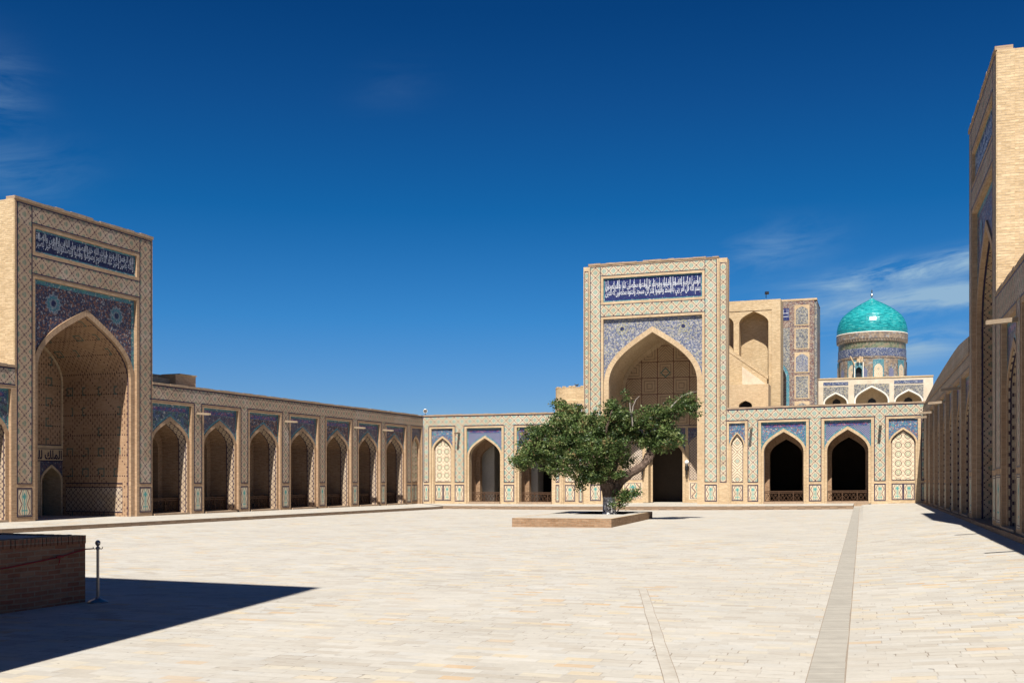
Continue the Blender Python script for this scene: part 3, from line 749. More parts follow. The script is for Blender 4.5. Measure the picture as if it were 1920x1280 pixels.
    mb = MB(); C2 = curve(cx, hw + st_, zs, rise + st_ * 1.1, 18)
    mats = [M['kufic'] if cfg.get('bright') else M['iwan'], M['brick'], M['line']]
    below(mb, F, C2, zc, -D, 0, (cx, zc))
    rect(mb, F, cx - hw - st_, cx + hw + st_, zc - .16, zc, -D + .03, 1); rect(mb, F, cx - hw - st_, cx + hw + st_, zc, zc + .05, -D + .02, 2)
    R0 = prof(cx, hw - .12, zc, zs, rise - .2, 18)
    annulus(mb, F, R0, [(p[0], max(p[1], zc)) for p in P2], -D + .05, 1)
    bwall = mb.build('back_wall', mats, root, org)
    dp = prof(cx, dh, fl, dzs, dr); dq = prof(cx, dh + .2, fl, dzs, dr + .25)
    mb = MB(); above(mb, F, dq[1:-1], zc - .16, -D, 0, (cx, zc))
    for s in (-1, 1):
        rect(mb, F, *sorted((cx + s * (dh + .2), cx + s * (dh + .42))), fl, zc - .16, -D, 1)
    annulus(mb, F, dp, dq, -D + .05, 1); tunnel(mb, F, dp, -D + .05, -D - .9, 1); annulus(mb, F, prof(cx, dh - .15, fl, dzs - .1, dr - .15), dp, -D - .9, 1)
    door = mb.build('doorway', [M['mosB'], M['brick']], bwall, org)
    for s in (-1, 1):
        w0, w1 = sorted((cx + s * (dh + .42), cx + s * (hw + st_ - .01))); pc = (w0 + w1) / 2; ph = (w1 - w0) / 2
        if cfg.get('sideopen'):
            so_ = (pc, min(ph - .12, .62), fl, 1.95, .72); C = curve(*[so_[i] for i in (0, 1, 3, 4)]); Q2 = curve(pc, so_[1] + .12, 1.95, .87)
            mb = MB(); above(mb, F, [(w0, 1.95)] + Q2 + [(w1, 1.95)], zc - .16, -D, 0, (pc, zc)); annulus(mb, F, C, Q2, -D + .03, 1)
            for x0, x1 in ((w0, pc - so_[1]), (pc + so_[1], w1)): rect(mb, F, x0, x1, fl - .2, 1.95, -D + .02, 1)
            tunnel(mb, F, prof(*so_), -D + .03, -D - 1.2, 1)
            pn = mb.build('side_doorway', [M['mosB'], M['brick']], bwall, org); continue
        mb = MB(); C = curve(pc, ph - .06, zc - 1.5, .8)
        above(mb, F, [(w0, zc - 1.5)] + C + [(w1, zc - 1.5)], zc - .16, -D, 0, (pc, zc))
        below(mb, F, C, fl + 1.75, -D - .06, 1, (pc, zc)); tunnel(mb, F, C, -D, -D - .06, 2)
        rect(mb, F, w0, w1, fl - .2, fl + 1.75, -D, 2)
        for x in (w0, w1 - .06): rect(mb, F, x, x + .06, fl + 1.75, zc - 1.5, -D, 2)
        outline(mb, F, w0 + .06, w1 - .06, fl + 1.75, zc - 1.5, -D - .05, .03, 3, 'LRB')
        pn = mb.build('blind_panel', [M['mosB'], M['dots'] if cfg.get('bright') else M['iwan'], M['brick'], M['line']], bwall, org)
        mb = MB(); rect(mb, F, w0 + .06, w1 - .06, fl + .25, fl + 1.58, -D + .008); mb.build('dado_panel', [M['dado']], pn, org)
    # dark hall behind the doorway
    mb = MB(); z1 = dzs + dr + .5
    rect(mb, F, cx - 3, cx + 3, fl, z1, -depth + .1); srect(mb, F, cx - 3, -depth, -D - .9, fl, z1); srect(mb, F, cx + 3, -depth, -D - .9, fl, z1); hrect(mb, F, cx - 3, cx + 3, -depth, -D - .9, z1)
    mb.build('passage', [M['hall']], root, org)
    if cfg.get('kufic'):
        x0, x1 = cx - hw - .05, cx - 1.0
        mb = MB(); rect(mb, F, x0, x1, 2.98, 3.66, -D + .02); outline(mb, F, x0, x1, 2.98, 3.66, -D + .028, .05, 1)
        kp = mb.build('square_script_panel', [M['brick'], M['line']], bwall, org)
        script(F, [(cfg['kufic'], 3.08, 3.56)], x0 + .12, x1 - .12, -D + .034, 'lettering', M['line'], kp, org, sign, .03)
    return root

# ---- left wall
BR[0] = 'brick_dim'
mos_cycle = ['mosA', 'mosB', 'mosA', 'mosB', 'mosDark', 'mosB', 'mosA']
LB = [dict(c=c, fw=1.56, hw=1.37, mos=m) for c, m in zip((29.3, 25.13, 20.93, 16.68, 12.5, 8.38, 4.42), ['mosA', 'mosB', 'mosDark', 'mosB', 'mosDark', 'mosB', 'mosDark'])]
for b in LB[5:]: b['fw'] = 1.5; b['hw'] = 1.3
LB.append(dict(c=1.05, fw=.82, hw=.62, mos='mosB', kind='blind'))
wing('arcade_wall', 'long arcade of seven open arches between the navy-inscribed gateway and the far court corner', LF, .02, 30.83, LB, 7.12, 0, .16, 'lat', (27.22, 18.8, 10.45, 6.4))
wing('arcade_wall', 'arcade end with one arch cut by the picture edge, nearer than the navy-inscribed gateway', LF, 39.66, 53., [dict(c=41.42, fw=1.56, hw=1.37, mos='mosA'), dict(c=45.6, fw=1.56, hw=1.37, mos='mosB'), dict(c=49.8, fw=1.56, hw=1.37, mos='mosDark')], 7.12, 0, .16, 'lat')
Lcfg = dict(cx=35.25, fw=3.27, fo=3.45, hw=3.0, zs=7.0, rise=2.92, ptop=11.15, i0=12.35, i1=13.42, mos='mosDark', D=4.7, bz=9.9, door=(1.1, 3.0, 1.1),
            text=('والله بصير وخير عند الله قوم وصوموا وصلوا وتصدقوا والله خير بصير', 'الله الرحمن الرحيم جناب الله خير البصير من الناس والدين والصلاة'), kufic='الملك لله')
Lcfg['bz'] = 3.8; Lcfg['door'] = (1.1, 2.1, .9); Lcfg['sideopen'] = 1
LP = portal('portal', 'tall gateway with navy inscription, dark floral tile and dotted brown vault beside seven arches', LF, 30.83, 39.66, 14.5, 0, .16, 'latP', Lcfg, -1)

# ---- back wall
BR[0] = 'brick'
wing('arcade_wall', 'sunlit low arcade behind the tree, with a ringed blind panel next to the court corner', BF, .02, 13.03,
     [dict(c=1.6, fw=.90, hw=.74, mos='mosC', kind='blind'), dict(c=5.12, fw=1.44, hw=1.28, mos='mosHex', po=-1.05, pw=.62, pier='B', rise=1.4, zs=3.85, soff='brick'),
      dict(c=9.25, fw=1.46, hw=1.30, mos='mosB', po=-1.4, pw=.5, pier='B', rise=1.4, zs=3.85, soff='brick'), dict(c=11.95, fw=.57, hw=.46, mos='mosC', kind='blind', tym='zigzag')],
     7.14, 0, .2, 'latB', (3.06,))
wing('arcade_wall', 'sunlit low arcade with two wide black arches and railings, under the turquoise dome', BR_F, 23.68, 36.9,
     [dict(c=24.38, fw=.56, hw=.46, mos='mosC', kind='blind', tym='zigzag'), dict(c=27.6, fw=1.54, hw=1.36, mos='mosC', nopier=1, pier='B', rise=1.45, zs=3.9, soff='plaster'),
      dict(c=31.9, fw=1.54, hw=1.36, mos='mosHex', nopier=1, pier='B', rise=1.5, zs=3.9, soff='plaster'), dict(c=35.5, fw=.93, hw=.80, mos='mosC', kind='blind')],
     7.22, .06, .36, 'latB', (25.4, 34.05))
Bcfg = dict(cx=18.25, fw=3.66, fo=3.84, hw=3.28, zs=9.1, rise=3.75, ptop=13.93, i0=15.2, i1=16.95, mos='mosPale', D=5.1, bz=6.2, door=(1.34, 4.0, 1.4), bright=1,
            text=('بسم الله قل أمر ربي بالقسط وأقيموا عند كل مسجد وادعوه مخلصين له الدين', 'الرحمن الرحيم بالقسط وأقيموا وجوهكم كل وادعوه مخلصين كما بدأكم تعودون'))
BP = portal('portal', 'tall sunlit gateway behind the tree with white lettering on royal blue', BF, 13.48, 23.07, 17.95, .06, .28, 'latPB', Bcfg, 1)
borg = BP.location
for a0, a1 in ((13.03, 13.48), (23.07, 23.68)):
    mb = MB(); fbox(mb, BF, a0, a1, -1.2, -.16, -.2, 17.92); s = mb.build('set_back_strip', [M['brick']], BP, borg)
    lattice_panel(BF, a0 + .08, a1 - .05, 1.85, 17.6, -.15, M['latPB'], 'border_tile', s, borg)

# ---- right wall
BR[0] = 'brick_dim'
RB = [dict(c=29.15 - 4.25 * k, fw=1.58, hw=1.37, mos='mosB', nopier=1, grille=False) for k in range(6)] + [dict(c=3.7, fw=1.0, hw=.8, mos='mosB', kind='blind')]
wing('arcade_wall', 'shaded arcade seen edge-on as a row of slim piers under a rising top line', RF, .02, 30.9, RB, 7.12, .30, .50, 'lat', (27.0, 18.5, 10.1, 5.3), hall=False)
rw = [o for o in scene.objects if o.type == 'EMPTY' and 'edge-on as a row' in o.get('label', '')][0]
tops = [(0, 7.10), (1.5, 7.16), (3.2, 7.26), (5.5, 7.36), (8, 7.48), (10, 7.58), (12.5, 7.66), (15, 7.72), (18, 7.79), (21, 7.85), (24, 7.90), (26.5, 7.90), (29, 7.80), (30.88, 7.72)]
mb = MB()
for (a, z), (b, y) in zip(tops, tops[1:]):
    if z < 7.125: z = 7.125
    for d in (.02, -.42): mb.face([RF.w(a, d, 7.12), RF.w(b, d, 7.12), RF.w(b, d, y), RF.w(a, d, z)], [(a, 7.12), (b, 7.12), (b, y), (a, z)])
    mb.face([RF.w(a, .02, z), RF.w(b, .02, y), RF.w(b, -.42, y), RF.w(a, -.42, z)], [(a, 0), (b, 0), (b, .4), (a, .4)])
mb.build('raised_parapet', [M['lat']], rw, rw.location)
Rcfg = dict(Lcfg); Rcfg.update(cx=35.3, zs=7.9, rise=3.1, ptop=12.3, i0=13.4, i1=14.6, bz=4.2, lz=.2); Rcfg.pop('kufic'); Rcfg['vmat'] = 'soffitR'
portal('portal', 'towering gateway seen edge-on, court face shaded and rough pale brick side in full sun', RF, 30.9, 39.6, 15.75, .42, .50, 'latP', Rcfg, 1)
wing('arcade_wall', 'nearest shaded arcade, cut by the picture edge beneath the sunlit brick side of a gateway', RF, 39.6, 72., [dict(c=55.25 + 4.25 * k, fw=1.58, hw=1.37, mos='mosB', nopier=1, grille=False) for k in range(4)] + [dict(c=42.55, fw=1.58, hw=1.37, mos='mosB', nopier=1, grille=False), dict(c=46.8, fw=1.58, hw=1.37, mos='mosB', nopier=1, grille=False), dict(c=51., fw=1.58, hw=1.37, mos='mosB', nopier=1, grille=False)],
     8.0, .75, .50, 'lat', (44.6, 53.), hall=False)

# ---- gateway behind the viewer whose shadow lies across the foreground
GF = Frame((-6.03, 8.56), -1, .41, .41, 1)
go = GF.w(8, 0, 0); gr = thing('portal', go, 'plain brick gateway behind the viewer that casts the long foreground shadow', 'portal')
mb = MB(); Tg = 17.9
P = prof(8, 3.2, -.3, 9, 4); 
rect(mb, GF, 0, 4.8, -.3, Tg, 0); rect(mb, GF, 11.2, 16, -.3, Tg, 0); above(mb, GF, P[1:-1], Tg, 0); tunnel(mb, GF, P, 0, -4); below(mb, GF, P[1:-1], -.3, -4)
srect(mb, GF, 0, -9, 0, -.3, Tg); srect(mb, GF, 16, -9, 0, -.3, Tg); rect(mb, GF, 0, 16, -.3, Tg, -9); hrect(mb, GF, 0, 16, -9, 0, Tg)
mb.build('portal_body', [M['brick']], gr, go)

# ---------------------------------------------------------------- ground
def g0(X): return -.05 + .0005 * max(X, 0) ** 2
def Xch(Y): return -.58 + .3285 * Y
def Xw(Y): return 4.4 + .325 * Y
def ground_z(X, Y):
    xc = Xch(Y) + .42
    if X <= xc or Y < 2: 
        return g0(min(X, xc) if Y >= 2 else 0)
    base = g0(Xch(Y)); gw = .27 + .0073 * Xw(Y)
    p = 1.0 if Y < 30 else max(.3, 1 - (Y - 30) / 45)
    s = min(1, (X - xc) / (Xw(Y) - xc)) ** p
    return base + (gw - base) * s
mb = MB()
Ys = [-400, -60, -10, 2] + [2 + i * 1.0 for i in range(1, 90)] + [110, 200, 600, 1500]
grid = []
for Y in Ys:
    Yc = min(max(Y, 2), 92); xc = Xch(Yc); row = [-1500, -300, -60] + [-30 + (xc + 30) * i / 26. for i in range(27)] + [xc + .42] + [xc + .42 + (Xw(Yc) - xc - .42) * (i / 8.) ** 1.5 for i in range(1, 9)] + [Xw(Yc) + 10, 300, 1500]
    out = []
    for X in row:
        z = ground_z(min(X, Xw(Yc)), Yc); out.append((X, Y, z))
    grid.append(out)
for A, B in zip(grid, grid[1:]):
    for i in range(len(A) - 1): mb.face([A[i], A[i + 1], B[i + 1], B[i]])
tag(mb.build('ground', [M['paving']]), kind='structure')

# drain channel and narrow strip, laid on the paving
mb = MB()
for i in range(0, 69):
    y0, y1 = 2 + i, 3 + i; 
    q = lambda Y, o: (Xch(Y) + o, Y, g0(Xch(Y) + min(o, .0)) + .006 + (g0(Xch(Y) + .42) - g0(Xch(Y))) * (o / .42))
    for a, b, mi in ((.0, .010, 1), (.010, .392, 0), (.392, .41, 1)):
        w = .006 * math.sin(i * 1.7); v = .006 * math.sin((i + 1) * 1.7)
        mb.face([q(y0, a + (w if mi else 0) * (a > 0)), q(y0, b), q(y1, b), q(y1, a + (v if mi else 0) * (a > 0))], [(a, y0), (b, y0), (b, y1), (a, y1)], mi)
tag(mb.build('drain_channel', [M['channel'], M['crack']]), kind='structure')
mb = MB()
rs = random.Random(5); pts = []
for i in range(20):
    Y = 20.1 - i * .6; X = 2.38 - (20.1 - Y) * .0903; pts.append((X + rs.uniform(-.007, .007), Y))
for (x0, y0), (x1, y1) in zip(pts, pts[1:]):
    z = -.04
    for a, b, mi in ((.0, .008, 1), (.008, .15, 0), (.15, .158, 1)):
        mb.face([(x0 + a, y0, z), (x0 + b, y0, z), (x1 + b, y1, z), (x1 + a, y1, z)], None, mi)
mb.face([(2.38, 20.1, -.039), (2.54, 20.1, -.039), (2.54, 20.125, -.039), (2.38, 20.125, -.039)], None, 1)
tag(mb.build('repair_strip', [M['patch'], M['crack']]), kind='structure')

# terraces with brick kerbs
def isect(F1, d1, F2, d2):
    # point on both offset lines
    (ax, ay, _), (bx, by, _) = F1.w(0, d1, 0), F2.w(0, d2, 0)
    det = F1.d[0] * -F2.d[1] + F1.d[1] * F2.d[0]
    t = ((bx - ax) * -F2.d[1] + (by - ay) * F2.d[0]) / det
    return t
mb = MB(); KL, KB, DB = 4.6, 6.1, -10
sK = isect(LF, KL, BF, KB); s2 = isect(LF, DB, BF, DB)
rowsL = [(sK, 0, s2)] + [(s, s, s) for s in range(8, 64, 4)]
rowsL[0] = (sK, 0, s2)
for A, B in zip(rowsL, rowsL[1:]):
    for j, (d0, d1, z0, z1) in enumerate(((KL, 0, .13, .16), (0, DB, .16, .16))):
        mb.face([LF.w(A[j], d0, z0), LF.w(B[j], d0, z0), LF.w(B[j + 1], d1, z1), LF.w(A[j + 1], d1, z1)])
    mb.face([LF.w(A[0], KL, -.4), LF.w(B[0], KL, -.4), LF.w(B[0], KL, .13), LF.w(A[0], KL, .13)], [(A[0], 0), (B[0], 0), (B[0], .2), (A[0], .2)], 1)
tK = isect(BF, KB, LF, KL); t2 = isect(BF, DB, LF, DB)
CH = Frame((Xch(0) , 0), .3285, 1, 1, -.3285)
tE = isect(BF, KB, CH, 0)
rowsB = [(tK, 0, t2)] + [(s, s, s) for s in range(6, 30, 3)]
rowsB = [r for r in rowsB if r[0] < tE - 1]
for A, B in zip(rowsB, rowsB[1:] + [(tE, isect(BF, 0, CH, 0), 31.)]):
    for j, (d0, d1) in enumerate(((KB, 0), (0, DB))):
        mb.face([BF.w(A[j], d0, TB(A[j]) - .02 * (j == 0)), BF.w(B[j], d0, TB(B[j]) - .02 * (j == 0)), BF.w(B[j + 1], d1, TB(B[j + 1])), BF.w(A[j + 1], d1, TB(A[j + 1]))])
    mb.face([BF.w(A[0], KB, -.4), BF.w(B[0], KB, -.4), BF.w(B[0], KB, TB(B[0]) - .02), BF.w(A[0], KB, TB(A[0]) - .02)], [(A[0], 0), (B[0], 0), (B[0], .25), (A[0], .25)], 1)
eW = isect(BF, 0, CH, 0)
mb.face([BF.w(eW, 0, TB(eW)), BF.w(46, 0, .52), BF.w(46, DB, .52), BF.w(31, DB, TB(31))])
mb.face([BF.w(tE, KB, -.4), BF.w(eW, 0, -.4), BF.w(eW, 0, TB(eW)), BF.w(tE, KB, TB(tE) - .02)], [(0, 0), (6, 0), (6, .25), (0, .25)], 1)
tag(mb.build('terrace_pavement', [M['paving'], M['kerb_dark']]), kind='structure')
mb = MB()
for s in range(-1, 71, 3):
    hrect(mb, RF, s, s + 3, .16, -10, .52, 0)
    rect(mb, RF, s, s + 3, -.2, .52, .16, 1)
tag(mb.build('plinth_step', [M['brick_rough'], M['brick_rough']]), kind='structure')

# ---------------------------------------------------------------- roof masonry, lamps, bird
ro = LF.w(28.4, -2, 7)
mb = MB()
for a0, a1, z, d0, d1 in ((25.9, 27.6, 7.86, -2.4, -1.2), (27.6, 29.2, 7.62, -2.8, -1.6), (29.2, 30.8, 7.95, -3.2, -2.2)):
    fbox(mb, LF, a0, a1, d0, d1, 6.98, z)
r = thing('roof_stair', ro, 'stepped tan brick stair block on the roof of the seven-arch arcade', 'brick block')
mb.build('brick_steps', [M['brick']], r, ro)
mb = MB(); fbox(mb, LF, 25.85, 30.8, -3.25, -3.2, 6.98, 8.0); fbox(mb, LF, 25.85, 27.3, -2.45, -1.15, 7.86, 7.92); mb.build('parapet', [M['brick_pale']], r, ro)

def floodlight(loc, label, aim, R=.17):
    r = thing('floodlight', loc, label, 'floodlight', None); x, y, z = loc; a = Vector(aim).normalized()
    c = Vector((x, y, z + .32))
    mb = MB(); mb.tube([c - a * .16, c - a * .1, c + a * .02, c + a * .07], [R * .5, R * .85, R, R], 16); mb.build('housing', [M['white']], r, loc)
    mb = MB(); mb.tube([c + a * .071, c + a * .078], [R * .86, R * .8], 16); mb.build('lens', [M['steel']], r, loc)
    mb = MB(); mb.tube([(x, y, z), (x, y, z + .2)], .025, 6); mb.build('bracket', [M['black']], r, loc)
    return r
p = BF.w(.12, -.15, 7.14); floodlight(p, 'small round white floodlight on the wall top at the far corner of the court', (.1, -1, -.1))

KF = Frame((23.35, 92.7), -1, .35, -.35, -1)
p = KF.w(1.25, -.1, 17.9)
r = thing('floodlight', p, 'small black lamp on a bracket on the parapet of the arched brick tower', 'floodlight')
mb = MB(); mb.tube([p, (p[0], p[1], p[2] + .35)], .03, 6); mb.build('post', [M['black']], r, p)
mb = MB(); mb.wbox((p[0] - .13, p[1] - .35, p[2] + .3), (.3, 0, 0), (0, .3, 0), (0, 0, .22)); mb.wbox((p[0] - .1, p[1] - .42, p[2] + .34), (.24, 0, 0), (0, .07, 0), (0, 0, .14)); mb.build('housing', [M['black']], r, p)

TC = (5.75, 92.0)
r = thing('brick_turret', (TC[0], TC[1], 0), 'round tan brick turret rising behind the wall between the tree and the sunlit gateway', 'turret')
mb = MB(); rs = random.Random(2)
mb.lathe(TC, [(2.02, 0), (2.02, 8.75), (1.98, 8.85), (1.98, 9.75), (2.0, 9.86), (1.7, 9.9), (0, 9.98)], 36)
for k in range(36):
    a = 2 * PI * k / 36 + .02
    if rs.random() < .8: mb.wbox((TC[0] + 1.78 * math.cos(a), TC[1] + 1.78 * math.sin(a), 9.88), (-.25 * math.sin(a), .25 * math.cos(a), 0), (.2 * math.cos(a), .2 * math.sin(a), 0), (0, 0, .06 + rs.random() * .05))
mb.build('drum', [M['brick_pale']], r, (TC[0], TC[1], 0))
for an in (-95, -60, -130):
    a = math.radians(an); mb = MB(); F = Frame((TC[0] + 2.0 * math.cos(a), TC[1] + 2.0 * math.sin(a)), -math.sin(a), math.cos(a), math.cos(a), math.sin(a))
    rect(mb, F, -.42, .42, 7.4, 8.5, .03); outline(mb, F, -.42, .42, 7.4, 8.5, .04, .06, 1); mb.build('tile_panel', [M['mosPale'], M['brick']], r, (TC[0], TC[1], 0))

# bird
bx, by, bz = TC[0] - .25, TC[1] - 1.7, 9.93; bs = .75
r = thing('perched_bird', (bx, by, bz), 'small dark bird perched on the rim of the round brick turret', 'bird')
mb = MB(); B_ = lambda x, y, z: (bx + (x - bx) * .62, y, bz + (z - bz) * .62)
mb.tube([B_(bx - .2, by, bz + .12), B_(bx - .1, by, bz + .15), B_(bx, by, bz + .16), B_(bx + .1, by, bz + .2), B_(bx + .14, by, bz + .28), B_(bx + .17, by, bz + .31), B_(bx + .24, by, bz + .30)], [.02, .05, .075, .06, .045, .04, .006], 8)
mb.tube([B_(bx - .12, by, bz + .15), B_(bx - .25, by + .03, bz + .3), B_(bx - .32, by + .04, bz + .4)], [.04, .04, .015], 6)
for s in (-.03, .03): mb.tube([B_(bx, by + s, bz), B_(bx, by + s, bz + .12)], .01, 4)
mb.build('bird_body', [M['black']], r, (bx, by, bz))

# wall lanterns in the sunlit gateway
for s, lb in ((-1.72, 'white globe lantern half hidden by the tree, on the far side of the sunlit doorway'), (1.72, 'white globe lantern on the dotted tile panel clear of the tree')):
    p = BF.w(18.25 + s, -5.05, 2.55); c = Vector(BF.w(18.25 + s, -4.75, 3.2))
    r = thing('wall_lantern', p, lb, 'lantern', 'lanterns beside the doorway')
    mb = MB(); mb.lathe((c.x, c.y), [(.0, c.z), (.11, c.z + .03), (.17, c.z + .13), (.17, c.z + .22), (.11, c.z + .32), (0, c.z + .36)], 14); mb.build('globe', [M['white']], r, p)
    mb = MB(); mb.lathe((c.x, c.y), [(0, c.z - .8), (.05, c.z - .75), (.05, c.z - .5), (.12, c.z - .4), (.14, c.z - .1), (.1, c.z - .02), (.12, c.z + .02), (0, c.z + .03)], 12); mb.build('stem', [M['black']], r, p)
    mb = MB(); mb.tube([Vector(BF.w(18.25 + s, -5.1, 2.9)), Vector(BF.w(18.25 + s, -4.9, 2.8)), c + Vector((0, 0, -.5))], .025, 6); mb.build('bracket', [M['black']], r, p)

# ---------------------------------------------------------------- buildings beyond the wall
# rear of the outer gateway: brick tower with arched recesses
ko = KF.w(5, 0, 0)
r = thing('brick_tower', ko, 'plain brick tower with tall arched recesses and a sloping buttress beside the sunlit gateway', 'tower')
mb = MB(); Tk = 17.75; cs = (2.3, 5.3, 8.4); hwk = 1.26
x = 0
for c in cs:
    rect(mb, KF, x, c - hwk, 0, 15.75, 0); x = c + hwk
    C = curve(c, hwk, 15.75, 1.05); above(mb, KF, C, Tk - .9, 0); Pn = prof(c, hwk, 11, 15.75, 1.05); tunnel(mb, KF, Pn, 0, -1.5); below(mb, KF, C, 0, -1.5)
rect(mb, KF, x, 12, 0, 15.75, 0); rect(mb, KF, x, 12, 15.75, Tk - .9, 0); prev = 0
for c in cs:
    rect(mb, KF, prev, c - hwk, 15.75, Tk - .9, 0); prev = c + hwk
    rect(mb, KF, c - hwk, c + hwk, 0, 11.0, 0)
rect(mb, KF, 0, 12, Tk - .9, Tk, .05); hrect(mb, KF, 0, 12, 0, .05, Tk - .9); hrect(mb, KF, 0, 12, -2.5, .05, Tk); srect(mb, KF, 0, -2.5, .05, 0, Tk); srect(mb, KF, 12, -2.5, .05, 0, Tk); rect(mb, KF, 0, 12, 0, Tk, -2.5)
fbox(mb, KF, 0.0, .75, .05, .14, 0, Tk - .05)
mb.build('tower_body', [M['brick_pale']], r, ko)
def prism(mb, F, poly, d0, d1, mi=0):
    mb.face([F.w(a, d0, z) for a, z in poly], [(a, z) for a, z in poly], mi); mb.face([F.w(a, d1, z) for a, z in poly], [(a, z) for a, z in poly], mi)
    for (a, z), (b, y) in zip(poly, poly[1:] + poly[:1]):
        mb.face([F.w(a, d0, z), F.w(b, d0, y), F.w(b, d1, y), F.w(a, d1, z)], [(a, 0), (b, 0), (b, abs(d1 - d0)), (a, abs(d1 - d0))], mi)
mb = MB(); prism(mb, KF, [(1.1, 6), (1.1, 10.9), (4.2, 13.1), (6, 14.3), (6, 6)], .1, .7); mb.build('sloping_buttress', [M['brick_pale']], r, ko)
mb = MB(); prism(mb, KF, [(1.15, 10.0), (1.15, 10.3), (3.2, 11.9), (3.2, 10.0)], .7, .8); mb.build('white_gable', [M['cream']], r, ko)
mb = MB(); prism(mb, KF, [(1.0, 10.75), (1.0, 11.1), (4.2, 13.45), (6, 14.65), (6, 14.3), (4.2, 13.1)], -.02, .735); mb.build('rubble_coping', [M['brick_pale']], r, ko)
mb = MB(); prism(mb, KF, [(4.35, 4), (4.35, 12.4), (5.9, 13.2), (5.9, 4)], .7, 2.6); mb.build('side_buttress', [M['brick_rough']], r, ko)
# lower block with a small arched window
p = KF.w(2.7, 2, 0)
r2 = thing('brick_block', p, 'low square brick block with one small dark arched window before the brick tower', 'brick block')
mb = MB(); w0, w1 = .75, 4.1; C = curve(2.65, .55, 8.35, .42); 
rect(mb, KF, w0, 2.1, 5, 10.15, 3); rect(mb, KF, 3.2, w1, 5, 10.15, 3); above(mb, KF, C, 10.15, 3); rect(mb, KF, 2.1, 3.2, 5, 7.75, 3)
srect(mb, KF, w0, .9, 3, 5, 10.15); srect(mb, KF, w1, .9, 3, 5, 10.15); hrect(mb, KF, w0, w1, .9, 3, 10.15); tunnel(mb, KF, [(2.1, 7.75)] + C + [(3.2, 7.75)], 3, 2.3)
mb.build('block_body', [M['brick']], r2, p)
mb = MB(); rect(mb, KF, 1.9, 3.4, 7.5, 9.0, 2.3); mb.build('window', [M['black']], r2, p)

# tiled madrasa gateway far beyond
MF = Frame((39.75, 139.), -1, .35, -.35, -1)
mo = MF.w(8, 0, 0); Tm = 25.5
r = thing('tiled_portal', mo, 'distant gateway of red-brown and blue tile panels between brick tower and turquoise dome', 'portal')
mb = MB(); C = curve(8.5, 4.6, 15.2, 4.3, 16)
rect(mb, MF, .35, 3.9, 0, Tm, 0); above(mb, MF, C, Tm, 0); rect(mb, MF, 13.1, 17, 0, Tm, 0); tunnel(mb, MF, prof(8.5, 4.6, 0, 15.2, 4.3, 16), 0, -5); below(mb, MF, C, 0, -5)
srect(mb, MF, 0, -7, -.3, 0, Tm - .3); srect(mb, MF, 17, -7, 0, 0, Tm); hrect(mb, MF, 0, 17, -7, 0, Tm); rect(mb, MF, 0, 17, 0, Tm, -7)
mb.build('portal_body', [M['mirab']], r, mo)
mb = MB(); mb.tube([MF.w(.18, -.15, 0), MF.w(.18, -.15, Tm - .2)], .2, 10); mb.build('corner_column', [M['mirblue']], r, mo)
mb = MB(); fbox(mb, MF, 0, 17, -1, .05, Tm, Tm + .25); mb.build('coping', [M['brick']], r, mo)
mb = MB(); annulus(mb, MF, prof(8.5, 4.62, 0, 15.2, 4.32, 16), prof(8.5, 5.0, 0, 15.2, 4.8, 16), .06); mb.build('arch_ring', [M['mosTurq']], r, mo)
mb = MB(); above(mb, MF, curve(8.5, 5.05, 15.2, 4.85, 16), 22.0, .04); mb.build('spandrel_tile', [M['mirblue']], r, mo)
mb = MB(); rect(mb, MF, 3.5, 13.5, 23.0, 24.6, .05); ip = mb.build('inscription_panel', [M['navyfieldB']], r, mo)
mb = MB(); strokes(mb, MF, 3.6, 13.4, 23.1, 24.5, .07, .3); rect(mb, MF, 3.6, 13.4, 23.45, 23.52, .072); rect(mb, MF, 3.6, 13.4, 23.9, 23.96, .072); mb.build('lettering', [M['callig']], ip, mo)
for z0, z1, mt, ar in ((22.4, 24.8, 'mirblue', 1), (19.3, 21.8, 'mirblue', 0), (16.2, 18.6, 'mosPale', 1), (12.8, 15.6, 'mirblue', 0), (9.6, 12.2, 'mirblue', 1)):
    mb = MB(); rect(mb, MF, .95, 2.85, z0 - .15, z1 + .15, .04, 1); 
    if ar: below(mb, MF, curve(1.9, .78, z1 - .7, .65, 8), z0, .06, 0)
    else: rect(mb, MF, 1.12, 2.68, z0, z1, .06, 0)
    mb.build('tile_panel', [M[mt], M['brick']], r, mo)

# pale two-storey wing with three arches
QF = Frame((40.7, 142.), 1, -.35, -.35, -1)
qo = QF.w(7, 0, 0)
r = thing('arched_gallery', qo, 'pale plastered gallery with three white-edged arches below the turquoise dome', 'gallery')
mb = MB(); x = -1; Tq = 15.35
specs = ((2.3, 1.4, 12.2, 1.25), (6.8, 2.0, 12.4, 1.8), (11.35, 1.6, 12.2, 1.4))
for c, h, zs, rr in specs:
    rect(mb, QF, x, c - h, 0, zs, 0); x = c + h
    above(mb, QF, curve(c, h, zs, rr), Tq, 0); tunnel(mb, QF, prof(c, h, 10, zs, rr), 0, -2.5)
rect(mb, QF, x, 14.3, 0, zs, 0); x = -1
for c, h, zs, rr in specs: rect(mb, QF, x, c - h, zs, Tq, 0); x = c + h; rect(mb, QF, c - h, c + h, 0, 10, 0)
rect(mb, QF, x, 14.3, 12.2, Tq, 0); srect(mb, QF, 14.3, -12, 0, 0, Tq); hrect(mb, QF, -1, 14.3, -12, 0, Tq); hrect(mb, QF, -1, 14.3, -2.5, 0, 10.01)
mb.build('gallery_wall', [M['cream']], r, qo)
mb = MB(); rect(mb, QF, -1, 14.3, 9, Tq - .1, -2.5); mb.build('recess_wall', [M['brick']], r, qo)
mb = MB(); fbox(mb, QF, -1, 14.35, -.4, .08, Tq, Tq + .18); mb.build('coping', [M['brick_pale']], r, qo)
